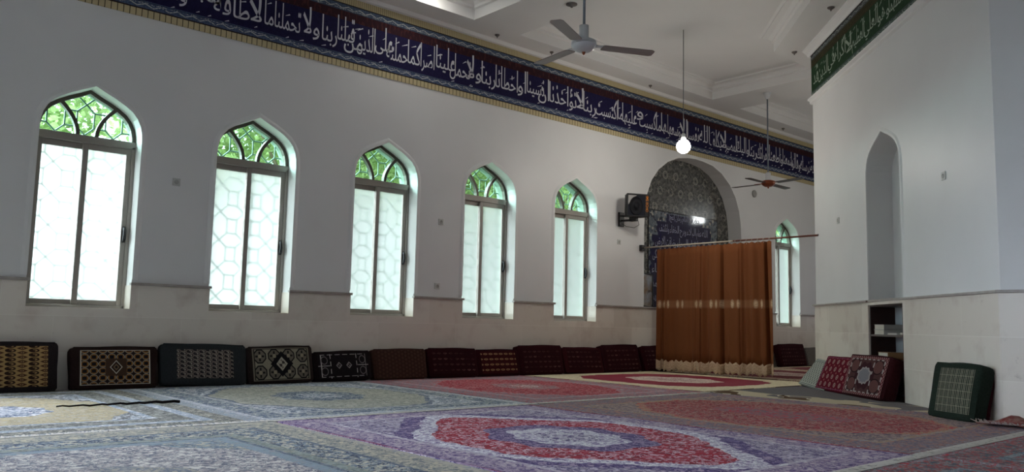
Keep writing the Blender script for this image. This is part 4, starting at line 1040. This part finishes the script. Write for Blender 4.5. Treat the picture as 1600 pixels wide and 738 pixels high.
def cushion(label, loc, rotz, w, h, kind, body, lean, roll=0, t=.13, panel=(.78, .74), shift=0, group=None, edge=None, back=None):
    T_ = thing('floor_cushion', label, 'cushion', loc, 0, group)
    T_.rotation_mode = 'XYZ'
    T_.matrix_world = Matrix.Translation(loc) @ Matrix.Rotation(rotz, 4, 'Z') @ Matrix.Rotation(-lean, 4, 'X') @ Matrix.Rotation(roll, 4, 'Y')
    vs, fs = rbox(w, h, t, .035)
    cover = MB().add(vs, fs, True).build('cover', body, T_)
    pw, ph = w*panel[0], h*panel[1]; m = MB(); nx, nz_ = 14, 10; q = []
    for j in range(nz_+1):
        for i in range(nx+1):
            a, c = (-1+2*i/nx)*panel[0], (-1+2*j/nz_)*panel[1]
            yy = -t*.10*(1-a*a)*(1-c*c)-.004
            q.append((a*w/2, yy, c*h/2+ph/2))
    m.add(q, [(j*(nx+1)+i, j*(nx+1)+i+1, (j+1)*(nx+1)+i+1, (j+1)*(nx+1)+i) for j in range(nz_) for i in range(nx)], True)
    if back: MB().box(-w/2+.03, w/2-.004, t-.03, t+.016, .02, h-.05).build('back_panel', back, T_, bevel=.012)
    fp = m.build('front_panel', cush_mat(kind, pw, ph), T_, fix=False); fp.location = (shift, 0, (h-ph)/2)
    m = MB(); pts = [(-w/2+.03, .012, .015), (w/2-.03, .012, .015), (w/2-.01, .02, .03), (w/2-.01, .02, h-.03), (w/2-.03, .012, h-.012), (-w/2+.03, .012, h-.012), (-w/2+.01, .02, h-.03), (-w/2+.01, .02, .03), (-w/2+.03, .012, .015)]
    m.tube(pts, .007, 6, False); m.build('piping', edge or body, T_)
    return T_
def body(c, k=.75): return mottled('cushion side cloth', c, tuple(q*k for q in c), 50, .92, .08)
B_BLK, B_BRN, B_GRN, B_MAR, B_SLATE = body(s_(44, 38, 40)), body(s_(66, 48, 40)), body(s_(40, 49, 42)), body(s_(50, 15, 22)), body(s_(50, 54, 56))
B_GRY = body(s_(110, 112, 108)); B_RED = body(s_(78, 20, 34)); B_MBR = body(s_(60, 26, 30))
row = [ # left, right end, height, pattern, body, lean, roll, label
 (1.16, 2.07, .485, 'tan_ovals', B_BLK, 15, 0, 'black-edged cushion with columns of dark ovals on tan, first at the left edge', (.80, .80)),
 (2.18, 3.01, .435, 'interlace', body(s_(48, 34, 32)), 14, 0, 'brown cushion with white outlined interlace and a central diamond', (.80, .80)),
 (3.03, 3.955, .455, 'grey_gul', B_SLATE, 16, 1.5, 'slate cushion with a grey panel of dark ovals', (.66, .68)),
 (3.98, 4.79, .435, 'octagons', body(s_(52, 42, 40)), 15, -1.0, 'dark cushion with a beige panel of octagons round a diamond', (.86, .86)),
 (4.80, 5.60, .37, 'dark_outline', body(s_(36, 26, 28)), 15, -1.2, 'low black cushion with thin white outlines and two small diamonds', (.86, .82)),
 (5.62, 6.44, .40, 'plain_brown', body(s_(72, 48, 40)), 13, 0, 'plain dark brown cushion, last before the maroon cushions', (.9, .9)),
 (6.46, 7.30, .405, 'maroon', B_MAR, 15, .8, 'dark maroon cushion next to the plain brown cushion', (.84, .8)),
 (7.28, 8.09, .39, 'maroon_gold', B_MAR, 15, 0, 'maroon cushion with rows of gold flecks below the fourth window', (.8, .8)),
 (8.07, 8.98, .445, 'maroon', B_MAR, 13, 0, 'taller dark maroon cushion left of the fifth window', (.84, .8)),
 (8.99, 9.86, .41, 'maroon', body(s_(62, 22, 28)), 16, 1.0, 'wide reddish maroon cushion below the fifth window', (.84, .8)),
 (9.86, 10.78, .455, 'maroon', body(s_(46, 14, 22)), 15, -.5, 'dark maroon cushion standing tallest just right of the fifth window', (.84, .8)),
 (10.86, 11.66, .445, 'maroon', B_MAR, 17, 0, 'dark maroon cushion half hidden by the left edge of the curtain', (.84, .8)),
 (15.13, 16.17, .47, 'maroon', B_MAR, 13, 0, 'dark maroon cushion seen to the right of the curtain below the last window', (.84, .8)),
 (16.2, 17.0, .39, 'grey_weave', body(s_(96, 92, 90)), 13, 0, 'grey woven cushion at the far end beside the pier edge', (.95, .95)),
]
for l, r, h, kind, bd, lean, roll, lab, pan_ in row:
    L = math.radians(lean); w = r-l; t = .13
    ybase = DY-.012-math.sin(L)*h-.13*math.cos(L)
    z0 = .016+math.sin(L)*t*0.0
    cushion(lab, ((l+r)/2, ybase, z0+abs(math.sin(math.radians(roll)))*w/2), 0, w, h, kind, bd, L, math.radians(roll), t, pan_, group='cushions along the window wall')
# three cushions leaning against the pier at the shelves, one green by its corner
def pier_cushion(lab, s, dout, w, h, kind, bd, lean, t=.14, yaw=0, pan_=(.84, .84), roll=0, shift=0, edge=None, back=None):
    p = PP(s, .015, dout)
    return cushion(lab, p, PI/4+PI+yaw, w, h, kind, bd, math.radians(lean), math.radians(roll), t, pan_, shift, edge=edge, back=back)
pier_cushion('pale grey lattice cushion slumped low against the pier left of the red cushion', 11.0, .46, .9, .44, 'lattice', B_GRY, 38, .12, .1, (.97, .97), 3)
pier_cushion('red cushion with rows of pale ovals between the lattice and the dark medallion cushions', 10.4, .40, .9, .47, 'red_gul', B_RED, 24, .14, .12, (.95, .93), 0)
pier_cushion('dark maroon cushion with a grey medallion in front of the book shelves', 9.62, .32, .9, .5, 'maroon_medallion', B_MBR, 17, .17, .16, (.9, .9), 0)
pier_cushion('dark green cushion with a pale checked panel leaning on the pier corner', 7.47, .33, .54, .5, 'green_grid', B_GRN, 13, .16, .3, (.72, .78), 0, shift=.03, back=B_MAR)

# ------------------------------------------------------------------ shelves and books in the pier
DKW = mottled('dark brown wood', s_(52, 30, 26), s_(40, 24, 22), 9, .5, .3)
sh = thing('bookshelf', 'dark wooden book shelf built into the foot of the pier niche', 'bookshelf', PP((NA+NB)/2, 0)); sh.rotation_euler = (0, 0, PI/4)
hwid = (NB-NA)/2
MB().box(hwid-.025, hwid-.003, -.29, .0, .012, 1.065).build('side_panel', DKW, sh); MB().box(-hwid+.003, -hwid+.025, -.29, .015, .012, 1.065).build('side_panel', DKW, sh)
MB().box(-hwid+.025, hwid-.025, -.298, -.285, .012, 1.065).build('back_panel', plain('pale shelf back', s_(172, 178, 184), .6), sh)
MB().box(-hwid+.025, hwid-.025, -.285, .0, .70, .722).build('shelf', plain('grey brown shelf', s_(96, 88, 84), .5), sh); MB().box(-hwid+.025, hwid-.025, -.285, 0, .30, .322).build('shelf', DKW, sh)
MB().box(-hwid+.025, hwid-.025, -.285, 0, 1.045, 1.065).build('top_board', DKW, sh)
def book(lab, s, z, d, w, h, l, cov, pages, yaw=0, grp=None):
    p = PP(s, z, -.145+d); t = thing('book', lab, 'book', p, PI/4+yaw, grp)
    m = MB(); m.box(-l/2, l/2, -w/2, w/2, 0, .004); m.box(-l/2, l/2, -w/2, w/2, h-.004, h); m.box(-l/2, -l/2+.005, -w/2, w/2, 0, h); m.build('cover', plain('book cover', cov, .5), t, bevel=.001)
    MB().box(-l/2+.005, l/2-.006, -w/2+.006, w/2-.006, .004, h-.004).build('pages', plain('book pages', pages, .8), t)
PG_ = s_(196, 190, 178)
zt = .723
book('pale thick book, lower of the two lying on the upper shelf', 9.93, zt, 0, .24, .055, .3, s_(176, 172, 164), PG_); book('pale thick book, upper of the two lying on the upper shelf', 9.94, zt+.056, 0, .23, .06, .28, s_(160, 156, 148), PG_, .03)
book('thin white book lying flat near the middle of the upper shelf', 9.55, zt, .02, .2, .018, .26, s_(210, 208, 202), PG_)
book('thin dark book lying flat at the near end of the upper shelf', 9.3, zt, .0, .2, .03, .18, s_(60, 56, 54), PG_, .05)
zt = .323
book('brown book, lowest of the pile on the lower shelf', 9.85, zt, 0, .24, .06, .34, s_(120, 84, 56), PG_); book('orange-brown book in the middle of the lower shelf pile', 9.87, zt+.061, .0, .24, .07, .32, s_(176, 112, 64), s_(190, 140, 96), .05)
book('tan book, topmost of the lower shelf pile', 9.84, zt+.132, .0, .23, .065, .33, s_(150, 112, 74), PG_, -.04)
book('dark brown book lying at the near end of the lower shelf', 9.4, zt, .0, .22, .12, .28, s_(90, 58, 42), PG_)

# ------------------------------------------------------------------ outside: ground, trees seen through the arched lights
struct(MB().add([(-40, WY+.42, -.3), (70, WY+.42, -.3), (70, 60, -.3), (-40, 60, -.3)], [(0, 1, 2, 3)]).build('ground_outside', mottled('outside ground', (.3, .29, .26), (.22, .24, .17), 2, .9)))
def leaf_mat():
    M = Mat('sunlit leaves', .6, .2); M.coords(); n = M.noise(2.2, 3)
    c = M.mix(n.ramp(.35, .65), s_(122, 142, 88), s_(186, 200, 146)); M.color(c)
    tr = M.t.nodes.new('ShaderNodeBsdfTranslucent'); M.t.links.new(c, tr.inputs[0]); mx = M.t.nodes.new('ShaderNodeMixShader'); mx.inputs[0].default_value = .5
    M.t.links.new(M.b.outputs[0], mx.inputs[1]); M.t.links.new(tr.outputs[0], mx.inputs[2]); M.t.links.new(mx.outputs[0], M.out.inputs[0]); return M.m
LEAF = leaf_mat(); BARK = mottled('bark', (.12, .09, .06), (.2, .16, .12), 8, .9)
def tree(lab, loc, rx, ry, zc, rz, n, seed):
    t = thing('tree', lab, 'tree', loc, 0, 'trees behind the windows'); rd = random.Random(seed)
    m = MB().tube([(0, 0, 0), (.1, .05, 1.2), (-.05, .1, 2.6), (.1, 0, zc)], [.17, .13, .1, .05], 10)
    for k in range(5):
        a = rd.uniform(0, 6.28); m.tube([(0, .05, 1.5+k*.4), (math.cos(a)*rx*.4, math.sin(a)*ry*.4, 2.5+k*.45), (math.cos(a)*rx*.75, math.sin(a)*ry*.75, 3.2+k*.5)], [.06, .04, .02], 6)
    m.build('trunk', BARK, t)
    m = MB()
    for k in range(n):
        while True:
            p = Vector((rd.uniform(-1, 1), rd.uniform(-1, 1), rd.uniform(-1, 1)))
            if .35 < p.length < 1 and mnoise.noise(p*2.2+Vector((seed, 0, 0))) > -.18: break
        c = Vector((p.x*rx, p.y*ry, zc+p.z*rz)); L, W = rd.uniform(.1, .2), rd.uniform(.035, .06)
        d = Vector((rd.gauss(0, 1), rd.gauss(0, 1), rd.gauss(-.3, .6))).normalized(); s = d.cross(Vector((rd.gauss(0, 1), rd.gauss(0, 1), rd.gauss(0, 1)))).normalized()
        m.add([c, c+d*L*.5+s*W, c+d*L, c+d*L*.5-s*W], [(0, 1, 2, 3)])
    m.build('crown', LEAF, t, fix=False)
for lab_, x_, y_, rx_, n_, sd_ in (('thin leafy tree whose crown shows pale in the arch of the first window', .9, 15.6, 3.1, 2200, 1), ('leafy green tree whose crown fills the arch of the second window', 5.0, 16.5, 2.6, 6500, 2), ('leafy green tree whose crown fills the arch of the third window', 8.0, 15.4, 2.5, 6500, 3),
        ('dense green tree whose crown fills the arch of the fourth window', 11.0, 16.2, 2.6, 7500, 4), ('dense green tree whose crown fills the arch of the fifth window', 13.8, 15.2, 2.6, 7500, 5), ('green tree whose crown shows in the arch of the last window', 26.5, 16.5, 2.6, 2600, 6)):
    tree(lab_, (x_, y_, -.3), rx_, 1.5, 4.9, 1.75, n_, sd_)
